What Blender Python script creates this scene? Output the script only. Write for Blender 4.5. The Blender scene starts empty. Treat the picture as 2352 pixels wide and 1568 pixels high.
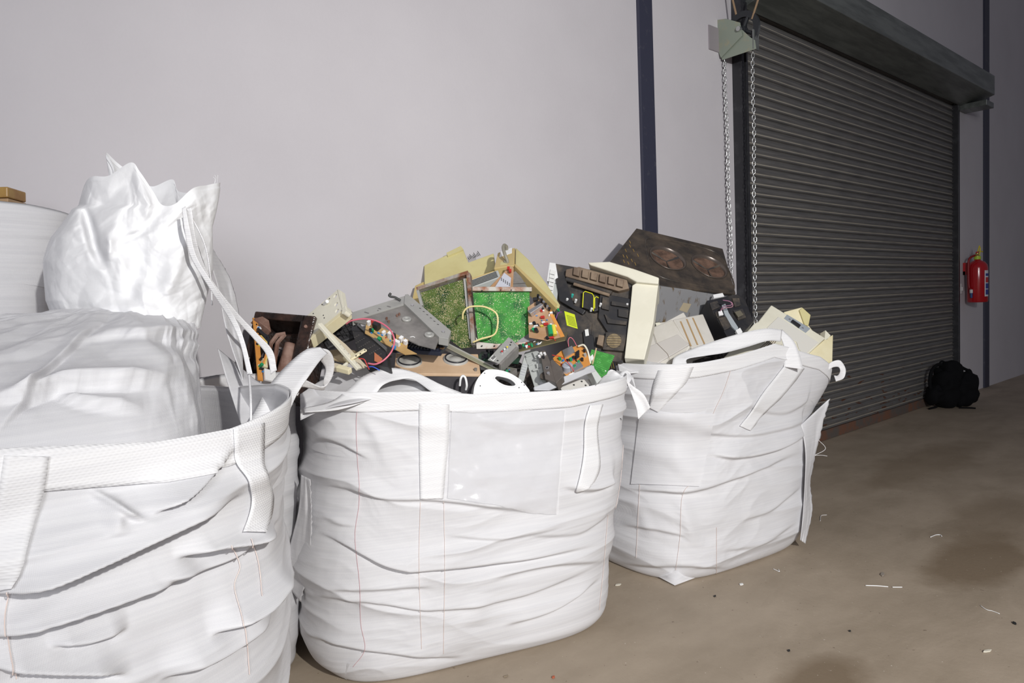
import bpy, bmesh, math, random
import numpy as np
from mathutils import Vector, Matrix
from mathutils.bvhtree import BVHTree
S = bpy.context.scene
COL = S.collection
PI = math.pi
random.seed(7)

# ------------------------------------------------------------------ camera
FP, PX, PY, CH = 1600.0, 1176.0, 784.0, 1.3
_d = np.array([1088, 28500, FP]); _d /= np.linalg.norm(_d)
_w = np.array([1869.5, -160, FP]); _w -= _d * (_w @ _d); _w /= np.linalg.norm(_w)
_Z = -_d; _X = _w; _Y = np.cross(_Z, _X)
if _Y[2] < 0: _Y = -_Y
MC = np.array([_X, _Y, _Z])            # world = MC @ cam(x right, y down, z forward)
CAM = np.array([0, 0, CH])
cam = bpy.data.cameras.new('camera'); co = bpy.data.objects.new('camera', cam); COL.objects.link(co)
cam.sensor_width = 36.0; cam.lens = 36.0 * FP / 2352.0; cam.clip_start = 0.05
_r, _dn, _f = MC @ np.array([1, 0, 0]), MC @ np.array([0, 1, 0]), MC @ np.array([0, 0, 1])
co.matrix_world = Matrix(((_r[0], -_dn[0], -_f[0], 0), (_r[1], -_dn[1], -_f[1], 0), (_r[2], -_dn[2], -_f[2], CH), (0, 0, 0, 1)))
S.camera = co
# ------------------------------------------------------------------ light
S.view_settings.view_transform = 'Standard'; S.view_settings.look = 'None'
S.view_settings.gamma = 1; S.view_settings.use_curve_mapping = False
S.view_settings.exposure = 0.0
world = bpy.data.worlds.new('world'); S.world = world; world.use_nodes = True
world.node_tree.nodes['Background'].inputs[0].default_value = (0.86, 0.84, 1.0, 1)
world.node_tree.nodes['Background'].inputs[1].default_value = 0.09
def area(name, loc, target, size, power, color):
    l = bpy.data.lights.new(name, 'AREA'); l.shape = 'DISK'; l.size = size; l.energy = power; l.color = color
    o = bpy.data.objects.new(name, l); COL.objects.link(o)
    o.location = loc
    o.rotation_euler = (Vector(target) - Vector(loc)).to_track_quat('-Z', 'Y').to_euler()
    return o
fl = bpy.data.lights.new('flash_lamp', 'SPOT'); fl.energy = 900; fl.color = (1, .985, .955); fl.shadow_soft_size = .06
fl.spot_size = math.radians(86); fl.spot_blend = 1.0
flo = bpy.data.objects.new('flash_lamp', fl); COL.objects.link(flo); flo.location = (0.1, -2.5, 2.7)
flo.rotation_euler = (Vector((3.0, 2.3, 1.0)) - flo.location).to_track_quat('-Z', 'Y').to_euler()
area('soft_fill_lamp', (-4.2, -5.6, 3.2), (1.6, 2.4, 0.9), 3.6, 310, (0.93, 0.95, 1))  # added soft fill from behind left of the camera, no doorway stands there

# ------------------------------------------------------------------ pixel helpers (used to measure where things stand)
def P(px, py, d):                       # point at depth d along the optical axis
    return CAM + MC @ np.array([(px - PX) / FP * d, (py - PY) / FP * d, d])
def PYp(px, py, y):                     # point on the vertical plane Y = y
    r = MC @ np.array([px - PX, py - PY, FP]); return CAM + r * (y / r[1])
def proj(V):
    c = (np.asarray(V) - CAM) @ MC
    return c[..., 0] / c[..., 2] * FP + PX, c[..., 1] / c[..., 2] * FP + PY, c[..., 2]
def frame(p0, p1, p2):
    """p0 = (px,py,depth) corner, p1 the end of the X edge, p2 the end of the Y edge; Z is the normal."""
    a, b, c = P(*p0), P(*p1), P(*p2)
    u = b - a; lu = np.linalg.norm(u); u /= lu
    v = c - a; v = v - u * (u @ v); lv = np.linalg.norm(v); v /= lv
    n = np.cross(u, v)
    M = Matrix(((u[0], v[0], n[0], a[0]), (u[1], v[1], n[1], a[1]), (u[2], v[2], n[2], a[2]), (0, 0, 0, 1)))
    return M, lu, lv

# ------------------------------------------------------------------ numpy noise
def vnoise(x, y, seed=0):
    xi = np.floor(x).astype(np.int64); yi = np.floor(y).astype(np.int64); fx = x - xi; fy = y - yi
    fx = fx * fx * (3 - 2 * fx); fy = fy * fy * (3 - 2 * fy)
    def h(a, b):
        n = (a * 374761393 + b * 668265263 + seed * 974634777) & 0xffffffff
        n = ((n ^ (n >> 13)) * 1274126177) & 0xffffffff
        return ((n ^ (n >> 16)) & 0xffff) / 65535.0
    return (h(xi, yi) * (1 - fx) + h(xi + 1, yi) * fx) * (1 - fy) + (h(xi, yi + 1) * (1 - fx) + h(xi + 1, yi + 1) * fx) * fy
def ridged(x, y, seed=0):
    return 1 - np.abs(2 * vnoise(x, y, seed) - 1)
def _f1(x, y, seed):
    xi = np.floor(x).astype(np.int64); yi = np.floor(y).astype(np.int64); best = np.full(np.shape(x), 9.0)
    for dx in (-1, 0, 1):
        for dy in (-1, 0, 1):
            a, b = xi + dx, yi + dy; n = (a * 374761393 + b * 668265263 + seed * 974634777) & 0xffffffff; n = ((n ^ (n >> 13)) * 1274126177) & 0xffffffff; n = n ^ (n >> 16)
            px_ = a + .05 + .9 * (n & 0xff) / 255.0; py_ = b + .05 + .9 * ((n >> 8) & 0xff) / 255.0; best = np.minimum(best, (x - px_) ** 2 + (y - py_) ** 2)
    return best
def crumple(x, y, scale, seed, n=2):
    """crushed sheet: a surface of flat facets that meet in sharp creases (two superposed sizes), about -0.5..0.5"""
    x, y = np.broadcast_arrays(np.asarray(x, float), np.asarray(y, float)); out = 0; tot = 0; amp = 1.0
    wx = x + .5 / scale * (vnoise(x * scale * .6, y * scale * .6, seed + 1) - .5); wy = y + .5 / scale * (vnoise(x * scale * .6 + 9, y * scale * .6, seed + 2) - .5)
    for i in range(n):
        a = .7 + 1.1 * i; s = scale * .8 * (1 + 1.1 * i); u = (wx * math.cos(a) + wy * math.sin(a)) * s; v = (-wx * math.sin(a) + wy * math.cos(a)) * s * .62
        out = out + amp * (_f1(u, v, seed + 5 + i) - _f1(u + .37, v + .21, seed + 50 + i)); tot += amp; amp *= .42
    return out / tot * .62

# ------------------------------------------------------------------ materials
MATS = {}
def mat(name, col, rough=0.6, metal=0.0, col2=None, nscale=8.0, ramp=(0.4, 0.6), bump=0.0, bscale=60.0, detail=6, trans=0.0, alpha=1.0, spec=0.5, stretch=None, emit=None, coat=0):
    if name in MATS: return MATS[name]
    m = bpy.data.materials.new(name); m.use_nodes = True; nt = m.node_tree; N = nt.nodes; L = nt.links
    b = N['Principled BSDF']
    b.inputs['Base Color'].default_value = (*col, 1); b.inputs['Roughness'].default_value = rough
    b.inputs['Metallic'].default_value = metal; b.inputs['Specular IOR Level'].default_value = spec
    if trans: b.inputs['Transmission Weight'].default_value = trans
    if alpha < 1: b.inputs['Alpha'].default_value = alpha
    if coat: b.inputs['Coat Weight'].default_value = coat
    tc = N.new('ShaderNodeTexCoord'); src = tc.outputs['Object']
    if stretch:
        mp = N.new('ShaderNodeMapping'); mp.inputs['Scale'].default_value = stretch; L.new(src, mp.inputs[0]); src = mp.outputs[0]
    if col2:
        n = N.new('ShaderNodeTexNoise'); n.inputs['Scale'].default_value = nscale; n.inputs['Detail'].default_value = detail; n.inputs['Roughness'].default_value = 0.62
        L.new(src, n.inputs[0]); r = N.new('ShaderNodeValToRGB'); L.new(n.outputs[0], r.inputs[0])
        r.color_ramp.elements[0].position = ramp[0]; r.color_ramp.elements[1].position = ramp[1]
        r.color_ramp.elements[0].color = (*col, 1); r.color_ramp.elements[1].color = (*col2, 1)
        L.new(r.outputs[0], b.inputs['Base Color'])
    if bump:
        n2 = N.new('ShaderNodeTexNoise'); n2.inputs['Scale'].default_value = bscale; n2.inputs['Detail'].default_value = 4
        L.new(src, n2.inputs[0]); bp = N.new('ShaderNodeBump'); bp.inputs['Strength'].default_value = bump; bp.inputs['Distance'].default_value = 0.004
        L.new(n2.outputs[0], bp.inputs['Height']); L.new(bp.outputs[0], b.inputs['Normal'])
    MATS[name] = m
    return m
def fabric(name, col, weave=220.0, strength=0.25, rough=0.5, transl=0.12, stretch=(1, 1, 1), diag=False):
    m = bpy.data.materials.new(name); m.use_nodes = True; nt = m.node_tree; N = nt.nodes; L = nt.links
    b = N['Principled BSDF']; b.inputs['Roughness'].default_value = rough; b.inputs['Specular IOR Level'].default_value = 0.35
    tc = N.new('ShaderNodeTexCoord')
    w1 = N.new('ShaderNodeTexWave'); w1.wave_type = 'BANDS'; w1.bands_direction = 'Z'; w1.inputs['Scale'].default_value = weave
    w2 = N.new('ShaderNodeTexWave'); w2.wave_type = 'BANDS'; w2.bands_direction = 'DIAGONAL' if diag else 'X'; w2.inputs['Scale'].default_value = weave
    for w in (w1, w2): L.new(tc.outputs['Object'], w.inputs[0]); w.inputs['Distortion'].default_value = 0.6
    mx = N.new('ShaderNodeMath'); mx.operation = 'MULTIPLY'; L.new(w1.outputs[1], mx.inputs[0]); L.new(w2.outputs[1], mx.inputs[1])
    bp = N.new('ShaderNodeBump'); bp.inputs['Strength'].default_value = strength; bp.inputs['Distance'].default_value = 0.0015
    L.new(mx.outputs[0], bp.inputs['Height']); L.new(bp.outputs[0], b.inputs['Normal'])
    # streaky tape-yarn tone
    mp = N.new('ShaderNodeMapping'); mp.inputs['Scale'].default_value = (4, 4, 160); L.new(tc.outputs['Object'], mp.inputs[0])
    n = N.new('ShaderNodeTexNoise'); n.inputs['Scale'].default_value = 1.0; n.inputs['Detail'].default_value = 3; L.new(mp.outputs[0], n.inputs[0])
    r = N.new('ShaderNodeValToRGB'); L.new(n.outputs[0], r.inputs[0])
    r.color_ramp.elements[0].position = 0.35; r.color_ramp.elements[1].position = 0.65
    r.color_ramp.elements[0].color = (col[0] * .93, col[1] * .93, col[2] * .94, 1); r.color_ramp.elements[1].color = (*col, 1)
    L.new(r.outputs[0], b.inputs['Base Color'])
    tr = N.new('ShaderNodeBsdfTranslucent'); tr.inputs[0].default_value = (*col, 1); ms = N.new('ShaderNodeMixShader'); ms.inputs[0].default_value = transl
    L.new(b.outputs[0], ms.inputs[1]); L.new(tr.outputs[0], ms.inputs[2]); L.new(ms.outputs[0], N['Material Output'].inputs[0])
    MATS[name] = m; return m

# ------------------------------------------------------------------ mesh builder
class MB:
    def __init__(s): s.v = []; s.f = []; s.M = None
    def add(s, vs, fs):
        o = len(s.v); s.v += [tuple(map(float, v)) for v in vs]; s.f += [tuple(i + o for i in f) for f in fs]; return s
    def box(s, x0, x1, y0, y1, z0, z1):
        return s.add([(x0, y0, z0), (x1, y0, z0), (x1, y1, z0), (x0, y1, z0), (x0, y0, z1), (x1, y0, z1), (x1, y1, z1), (x0, y1, z1)],
                     [(0, 3, 2, 1), (4, 5, 6, 7), (0, 1, 5, 4), (1, 2, 6, 5), (2, 3, 7, 6), (3, 0, 4, 7)])
    def prism(s, poly, z0, z1):
        n = len(poly); vs = [(x, y, z0) for x, y in poly] + [(x, y, z1) for x, y in poly]
        return s.add(vs, [tuple(range(n))[::-1], tuple(range(n, 2 * n))] + [(i, (i + 1) % n, (i + 1) % n + n, i + n) for i in range(n)])
    def hull(s, a, b):                  # two quads (lists of 4 points) joined
        return s.add(list(a) + list(b), [(3, 2, 1, 0), (4, 5, 6, 7)] + [(i, (i + 1) % 4, (i + 1) % 4 + 4, i + 4) for i in range(4)])
    def cyl(s, p, q, r, r2=None, seg=20, cap=True):
        p = Vector(p); q = Vector(q); r2 = r if r2 is None else r2; d = (q - p).normalized()
        a = d.orthogonal().normalized(); b = d.cross(a); vs = []
        for c, rr in ((p, r), (q, r2)):
            for i in range(seg):
                t = 2 * PI * i / seg; vs.append(c + a * math.cos(t) * rr + b * math.sin(t) * rr)
        fs = [(i, (i + 1) % seg, (i + 1) % seg + seg, i + seg) for i in range(seg)]
        if cap: fs += [tuple(range(seg))[::-1], tuple(range(seg, 2 * seg))]
        return s.add(vs, fs)
    def tube(s, pts, r, seg=8, closed=False):
        pts = [Vector(p) for p in pts]; n = len(pts); vs = []; a = None
        for i, p in enumerate(pts):
            t = ((pts[(i + 1) % n] - pts[i - 1]) if closed else (pts[min(i + 1, n - 1)] - pts[max(i - 1, 0)])).normalized()
            a = t.orthogonal().normalized() if a is None else (a - t * a.dot(t)).normalized()
            b = t.cross(a); rr = r[i] if isinstance(r, (list, tuple)) else r
            for k in range(seg):
                q = 2 * PI * k / seg; vs.append(p + a * math.cos(q) * rr + b * math.sin(q) * rr)
        fs = []
        for i in range(n if closed else n - 1):
            j = (i + 1) % n
            for k in range(seg): fs.append((i * seg + k, i * seg + (k + 1) % seg, j * seg + (k + 1) % seg, j * seg + k))
        if not closed: fs += [tuple(range(seg))[::-1], tuple(range((n - 1) * seg, n * seg))]
        return s.add(vs, fs)
    def lathe(s, prof, c=(0, 0, 0), seg=32, sx=1, sy=1, cap=True):
        vs = []; n = len(prof)
        for r, z in prof:
            for i in range(seg):
                t = 2 * PI * i / seg; x, y = r * math.cos(t) * sx, r * math.sin(t) * sy
                vs.append((c[0] + x, c[1] + y, c[2] + z))
        fs = [(i * seg + k, i * seg + (k + 1) % seg, (i + 1) * seg + (k + 1) % seg, (i + 1) * seg + k) for i in range(n - 1) for k in range(seg)]
        if cap: fs += [tuple(range(seg))[::-1], tuple(range((n - 1) * seg, n * seg))]
        return s.add(vs, fs)
    def grid(s, V):                     # V: (n,m,3)
        n, m = V.shape[:2]; o = len(s.v); s.v += [tuple(p) for p in V.reshape(-1, 3).tolist()]
        s.f += [(o + i * m + j, o + i * m + j + 1, o + (i + 1) * m + j + 1, o + (i + 1) * m + j) for i in range(n - 1) for j in range(m - 1)]
        return s
    def build(s, name, m, parent=None, bevel=0, smooth=False, solid=0, mw=None, recalc=True):
        me = bpy.data.meshes.new(name); me.from_pydata(s.v, [], s.f)
        if recalc:
            bm = bmesh.new(); bm.from_mesh(me); bmesh.ops.recalc_face_normals(bm, faces=bm.faces); bm.to_mesh(me); bm.free()
        me.materials.append(m)
        if smooth: me.polygons.foreach_set('use_smooth', [True] * len(me.polygons))
        o = bpy.data.objects.new(name, me); COL.objects.link(o)
        if mw is not None: o.matrix_world = mw
        if parent: o.parent = parent
        if solid:
            k = o.modifiers.new('thickness', 'SOLIDIFY'); k.thickness = solid; k.offset = 0
        if bevel:
            k = o.modifiers.new('edges', 'BEVEL'); k.width = bevel; k.segments = 2; k.limit_method = 'ANGLE'
        return o
def tag(o, label=None, cat=None, group=None, kind=None):
    if label: o['label'] = label
    if cat: o['category'] = cat
    if group: o['group'] = group
    if kind: o['kind'] = kind
    return o
def thing(name, label, cat, M=None, group=None):
    o = bpy.data.objects.new(name, None); COL.objects.link(o); o.empty_display_size = 0.05
    if M is not None: o.matrix_world = M if isinstance(M, Matrix) else Matrix.Translation(Vector(M))
    return tag(o, label, cat, group)
def smoothline(pts, n):
    """Catmull-Rom through rows of pts, n samples"""
    p = np.array(pts, float); k = len(p)
    if k == 2: t = np.linspace(0, 1, n)[:, None]; return p[0] * (1 - t) + p[1] * t
    q = np.vstack([2 * p[0] - p[1], p, 2 * p[-1] - p[-2]])
    t = np.linspace(0, k - 1 - 1e-9, n); i = t.astype(int); f = (t - i)[:, None]
    a, b, c, d = q[i], q[i + 1], q[i + 2], q[i + 3]
    return 0.5 * (2 * b + (c - a) * f + (2 * a - 5 * b + 4 * c - d) * f ** 2 + (3 * b - a - 3 * c + d) * f ** 3)

# ================================================================== ROOM
YW = 2.785
def PXp(px, py, x):                     # point on the vertical plane X = x
    r = MC @ np.array([px - PX, py - PY, FP]); return CAM + r * (x / r[0])
def PZp(px, py, z=0.0):
    r = MC @ np.array([px - PX, py - PY, FP]); return CAM + r * ((z - CH) / r[2])
def wall_material():
    m = mat('painted_plaster', (0.60, 0.575, 0.60), rough=0.75, col2=(0.555, 0.53, 0.555), nscale=1.1, ramp=(0.35, 0.7), bump=0.10, bscale=90)
    return m
WALL = wall_material()
def floor_material():
    m = bpy.data.materials.new('worn_concrete'); m.use_nodes = True; nt = m.node_tree; N = nt.nodes; L = nt.links
    b = N['Principled BSDF']; b.inputs['Roughness'].default_value = 0.62; b.inputs['Specular IOR Level'].default_value = 0.35
    tc = N.new('ShaderNodeTexCoord')
    def noise(scale, detail, st=(1, 1, 1), dist=0):
        mp = N.new('ShaderNodeMapping'); mp.inputs['Scale'].default_value = st; L.new(tc.outputs['Object'], mp.inputs[0])
        n = N.new('ShaderNodeTexNoise'); n.inputs['Scale'].default_value = scale; n.inputs['Detail'].default_value = detail; n.inputs['Roughness'].default_value = .6; n.inputs['Distortion'].default_value = dist
        L.new(mp.outputs[0], n.inputs[0]); return n
    def ramp(src, a, ca, c, cb):
        r = N.new('ShaderNodeValToRGB'); L.new(src, r.inputs[0]); e = r.color_ramp.elements
        e[0].position = a; e[1].position = c; e[0].color = (*ca, 1); e[1].color = (*cb, 1); return r
    def mix(f, a, c, mode='MIX'):
        x = N.new('ShaderNodeMixRGB'); x.blend_type = mode
        for i, s in ((0, f), (1, a), (2, c)):
            if isinstance(s, (tuple, float)): x.inputs[i].default_value = s if isinstance(s, float) else (*s, 1)
            else: L.new(s, x.inputs[i])
        return x.outputs[0]
    base = ramp(noise(2.2, 8, (1, 1.6, 1)).outputs[0], .3, (.34, .275, .205), .72, (.45, .37, .285))
    st = ramp(noise(1.15, 5, (1.0, 1.9, 1), 1.2).outputs[0], .50, (0, 0, 0), .72, (.55, .55, .55))
    c = mix(st.outputs[0], base.outputs[0], (.27, .215, .155))
    # broad worn patches where the photo shows them (oil and damp marks on the slab)
    for (x, y, sx, sy, s) in ((3.75, 1.05, .55, .22, .85), (4.5, 1.15, .8, .3, .5), (2.2, 1.05, .26, .16, .9), (5.6, 1.9, 1.2, .3, .5), (1.7, .9, .5, .3, .35)):
        mp = N.new('ShaderNodeMapping'); mp.vector_type = 'TEXTURE'; mp.inputs['Location'].default_value = (x, y, 0); mp.inputs['Scale'].default_value = (sx, sy, 1); L.new(tc.outputs['Object'], mp.inputs[0])
        ad = N.new('ShaderNodeVectorMath'); ad.operation = 'ADD'; nn = noise(3.0, 6); sc = N.new('ShaderNodeVectorMath'); sc.operation = 'SCALE'; sc.inputs[3].default_value = 1.1
        sb = N.new('ShaderNodeVectorMath'); sb.operation = 'SUBTRACT'; sb.inputs[1].default_value = (.5, .5, .5)
        L.new(nn.outputs[1], sb.inputs[0]); L.new(sb.outputs[0], sc.inputs[0]); L.new(mp.outputs[0], ad.inputs[0]); L.new(sc.outputs[0], ad.inputs[1])
        g = N.new('ShaderNodeTexGradient'); g.gradient_type = 'SPHERICAL'; L.new(ad.outputs[0], g.inputs[0])
        r = ramp(g.outputs[0], .02, (0, 0, 0), .5, (s, s, s)); c = mix(r.outputs[0], c, (.21, .155, .10))
    spk = ramp(noise(55, 3).outputs[0], .70, (0, 0, 0), .74, (1, 1, 1)); c = mix(spk.outputs[0], c, (.62, .56, .48))
    dk = ramp(noise(38, 3, (1, 1, 1)).outputs[0], .27, (1, 1, 1), .31, (0, 0, 0)); c = mix(dk.outputs[0], c, (.2, .15, .11))
    L.new(c, b.inputs['Base Color'])
    bp = N.new('ShaderNodeBump'); bp.inputs['Strength'].default_value = .25; bp.inputs['Distance'].default_value = .004; L.new(noise(45, 6).outputs[0], bp.inputs['Height']); L.new(bp.outputs[0], b.inputs['Normal'])
    return m
def struct(o): o['kind'] = 'structure'; return o
struct(MB().box(-7, 17, -7, YW + .3, -.2, 0).build('floor', floor_material()))
DX0, DX1, DZ = 4.59, 9.20, 3.45
wb = MB(); wb.box(-7, DX0, YW, YW + .3, 0, 6.5); wb.box(DX1, 17, YW, YW + .3, 0, 6.5); wb.box(DX0, DX1, YW, YW + .3, DZ, 6.5)
struct(wb.build('wall_back', WALL))
NAVY = mat('navy_steel_paint', (.036, .038, .064), rough=.5, col2=(.08, .08, .10), nscale=14, ramp=(.6, .75))
def col_post(name, x0, x1): return struct(MB().box(x0, x1, YW - .02, YW + .01, 0, 6.5).build(name, NAVY, bevel=.003))
p0 = PYp(1460, 0, YW)[0]; p1 = PYp(1494, 0, YW)[0]
def quadpost(name, a0, a1, b0, b1):
    (xa, _, za), (xb, _, zb) = PYp(*a0, YW), PYp(*a1, YW); xc, xd = PYp(*b0, YW)[0], PYp(*b1, YW)[0]
    x0 = (xa + xc) / 2; x1 = (xb + xd) / 2
    return col_post(name, x0, x1)
quadpost('trim_1', (1461, 0), (1492, 0), (1475, 530), (1506, 530))
quadpost('trim_2', (2259, 100), (2270, 100), (2257, 800), (2267, 800))

# roller door
GALV = mat('galvanised_steel', (.25, .27, .26), rough=.42, metal=.75, col2=(.36, .38, .37), nscale=6, bump=.05, bscale=30, stretch=(1, 4, 1))
def shutter_material():
    m = bpy.data.materials.new('shutter_steel'); m.use_nodes = True; nt = m.node_tree; N = nt.nodes; L = nt.links
    b = N['Principled BSDF']; b.inputs['Roughness'].default_value = .5; b.inputs['Metallic'].default_value = .35
    tc = N.new('ShaderNodeTexCoord'); mp = N.new('ShaderNodeMapping'); mp.inputs['Scale'].default_value = (1.2, 1, 26); L.new(tc.outputs['Object'], mp.inputs[0])
    n = N.new('ShaderNodeTexNoise'); n.inputs['Scale'].default_value = 3; n.inputs['Detail'].default_value = 6; L.new(mp.outputs[0], n.inputs[0])
    r = N.new('ShaderNodeValToRGB'); L.new(n.outputs[0], r.inputs[0]); e = r.color_ramp.elements
    e[0].position = .3; e[1].position = .75; e[0].color = (.125, .123, .125, 1); e[1].color = (.215, .205, .195, 1)
    # rust flecks low down near the left half
    n2 = N.new('ShaderNodeTexNoise'); n2.inputs['Scale'].default_value = 9; n2.inputs['Detail'].default_value = 8; mp2 = N.new('ShaderNodeMapping'); mp2.inputs['Scale'].default_value = (.7, 1, 3.5); L.new(tc.outputs['Object'], mp2.inputs[0]); L.new(mp2.outputs[0], n2.inputs[0])
    g = N.new('ShaderNodeSeparateXYZ'); L.new(tc.outputs['Object'], g.inputs[0])
    mr = N.new('ShaderNodeMapRange'); mr.inputs[1].default_value = 1.1; mr.inputs[2].default_value = 0.2; mr.inputs[3].default_value = -.12; mr.inputs[4].default_value = .07; L.new(g.outputs[2], mr.inputs[0])
    ad = N.new('ShaderNodeMath'); L.new(n2.outputs[0], ad.inputs[0]); L.new(mr.outputs[0], ad.inputs[1])
    r2 = N.new('ShaderNodeValToRGB'); L.new(ad.outputs[0], r2.inputs[0]); r2.color_ramp.elements[0].position = .66; r2.color_ramp.elements[1].position = .70
    mx = N.new('ShaderNodeMixRGB'); L.new(r2.outputs[0], mx.inputs[0]); L.new(r.outputs[0], mx.inputs[1]); mx.inputs[2].default_value = (.13, .055, .03, 1)
    L.new(mx.outputs[0], b.inputs['Base Color']); return m
SHUT = shutter_material()
door = thing('door_1', None, None, (DX0, YW, 0)); door['kind'] = 'structure'
def wl(M=None, o=(DX0, YW, 0)): return Matrix.Translation(Vector(o))
def child(mb, name, m, root, **k):
    """mesh given in world coordinates, parented to root"""
    inv = root.matrix_world.inverted(); mb.v = [tuple(inv @ Vector(v)) for v in mb.v]
    return mb.build(name, m, root, **k)
pitch = .0745; prof = []
k = 0; z = .09
while z < DZ - .02:
    for (dy, dz) in ((.002, 0), (-.010, .004), (-.014, .009), (-.012, .014), (-.003, .018), (.004, .0205), (-.001, .028), (-.006, .042), (-.005, .056), (.000, .066), (.005, .071)):
        prof.append((YW + .035 + dy, z + dz))
    z += pitch
V = np.array([[(x, y, zz) for (y, zz) in prof] for x in np.linspace(DX0 - .02, DX1 + .02, 3)])
cur = child(MB().grid(V), 'slat_curtain', SHUT, door, recalc=False)
cur.data.materials.append(mat('lit_slat_ridge', (.36, .33, .28), rough=.8, col2=(.20, .18, .16), nscale=3, ramp=(.5, .75), stretch=(1, 1, 12)))  # paler ridge colour paints in the light caught along each slat
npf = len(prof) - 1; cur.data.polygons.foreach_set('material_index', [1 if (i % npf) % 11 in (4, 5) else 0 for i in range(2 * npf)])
child(MB().box(DX0, DX1, YW + .015, YW + .05, .005, .09), 'bottom_bar', mat('rusted_bar', (.10, .085, .075), rough=.7, col2=(.16, .075, .045), nscale=7), door, bevel=.003)
RAIL = mat('black_guide_paint', (.022, .022, .026), rough=.42, col2=(.055, .055, .06), nscale=12, ramp=(.5, .8))
r1 = MB(); r1.box(4.545, 4.58, YW - .075, YW + .06, 0, 6); r1.box(4.58, 4.63, YW - .06, YW + .015, 0, 3.40); r1.box(4.605, 4.63, YW - .075, YW - .055, 0, 3.36)
child(r1, 'guide_rail', RAIL, door, bevel=.002)
child(MB().box(9.165, 9.21, YW - .03, YW + .05, 0, 3.36), 'guide_rail', RAIL, door, bevel=.002)
HOOD = mat('hood_galvanised', (.17, .185, .175), rough=.38, metal=.6, col2=(.26, .28, .265), nscale=3, bump=.08, bscale=18, stretch=(.6, 5, 5))
hp = [(YW - .005, 3.36), (YW - .03, 3.345), (YW - .06, 3.355), (2.47, 3.43), (2.47, 3.64), (2.60, 3.70), (YW - .005, 3.74)]
hm = MB(); hx0, hx1 = 4.66, 9.42
hm.v = [(hx0, y, z) for y, z in hp] + [(hx1, y, z) for y, z in hp]; n = len(hp)
hm.f = [tuple(range(n)), tuple(range(n, 2 * n))[::-1]] + [(i, (i + 1) % n, (i + 1) % n + n, i + n) for i in range(n)]
child(hm, 'hood', HOOD, door, bevel=.004)
child(MB().box(9.24, 9.50, 2.50, YW - .004, 3.30, 3.36), 'hood_bracket', HOOD, door, bevel=.003)

# chain drive by the door head
PG = mat('pale_green_plate', (.30, .34, .28), rough=.5, metal=.3, col2=(.40, .36, .24), nscale=16, ramp=(.5, .75), bump=.1, bscale=50)
STEEL = mat('bright_chain_steel', (.62, .63, .62), rough=.28, metal=.9)
XB = 4.40
cd = thing('chain_hoist_bracket', 'pale green steel bracket with black chain wheel beside the top of the roller door', 'bracket', (XB, YW, 2.9))
def plateX(pts, x, t=.006): return [(PXp(a, b, x)[1], PXp(a, b, x)[2]) for a, b in pts]
def px_prism(pts, x0, x1):
    yz = plateX(pts, (x0 + x1) / 2); mb = MB().prism(yz, 0, 1); mb.v = [(x0 + (x1 - x0) * w, y, z) for (y, z, w) in mb.v]; return mb
child(px_prism([(1647, 46), (1668, 43), (1700, 52), (1705, 82), (1656, 133), (1650, 118)], XB - .03, XB - .023), 'side_plate', PG, cd, bevel=.001)
child(px_prism([(1659, 138), (1656, 124), (1702, 66), (1724, 86), (1734, 92), (1737, 112)], XB - .018, XB - .013), 'chain_guard', PG, cd, bevel=.001)
q = plateX([(1734, 68), (1737, 112)], XB)
gm = MB(); gm.box(XB - .02, XB + .05, q[0][0], q[0][0] + .008, q[1][1], q[0][1]); child(gm, 'guard_lip', GALV, cd, bevel=.001)
a = PYp(1626, 57, YW); b_ = PYp(1652, 122, YW)
child(MB().box(a[0], b_[0] + .03, YW - .008, YW, b_[2], a[2]), 'wall_plate', mat('dull_plate', (.33, .30, .32), rough=.6, metal=.2), cd, bevel=.001)
wc = PXp(1706, 70, XB + .01); wy, wz = wc[1], wc[2]
wh = MB(); ring = []
R = .125
for (r0, r1_) in ((R, .085),):
    pr = [(r0, -.012), (r0 - .012, -.006), (r0 - .012, .006), (r0, .012), (r1_, .012), (r1_, -.012)]
    vs = []; seg = 40
    for i in range(seg):
        t = 2 * PI * i / seg
        for (r, x) in pr: vs.append((XB + .01 + x, wy + math.cos(t) * r, wz + math.sin(t) * r))
    m_ = len(pr); wh.add(vs, [(i * m_ + k, i * m_ + (k + 1) % m_, ((i + 1) % seg) * m_ + (k + 1) % m_, ((i + 1) % seg) * m_ + k) for i in range(seg) for k in range(m_)])
wh.cyl((XB - .012, wy, wz), (XB + .032, wy, wz), .028)
for i in range(4):
    t = PI / 2 * i + .5; wh.cyl((XB + .01, wy + .02 * math.cos(t), wz + .02 * math.sin(t)), (XB + .01, wy + .095 * math.cos(t), wz + .095 * math.sin(t)), .013, seg=8)
child(wh, 'chain_wheel', mat('black_cast', (.02, .022, .026), rough=.4), cd)
child(MB().cyl((XB - .05, wy, wz), (XB - .02, wy, wz), .016, seg=12), 'axle_bolt', STEEL, cd)
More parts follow.
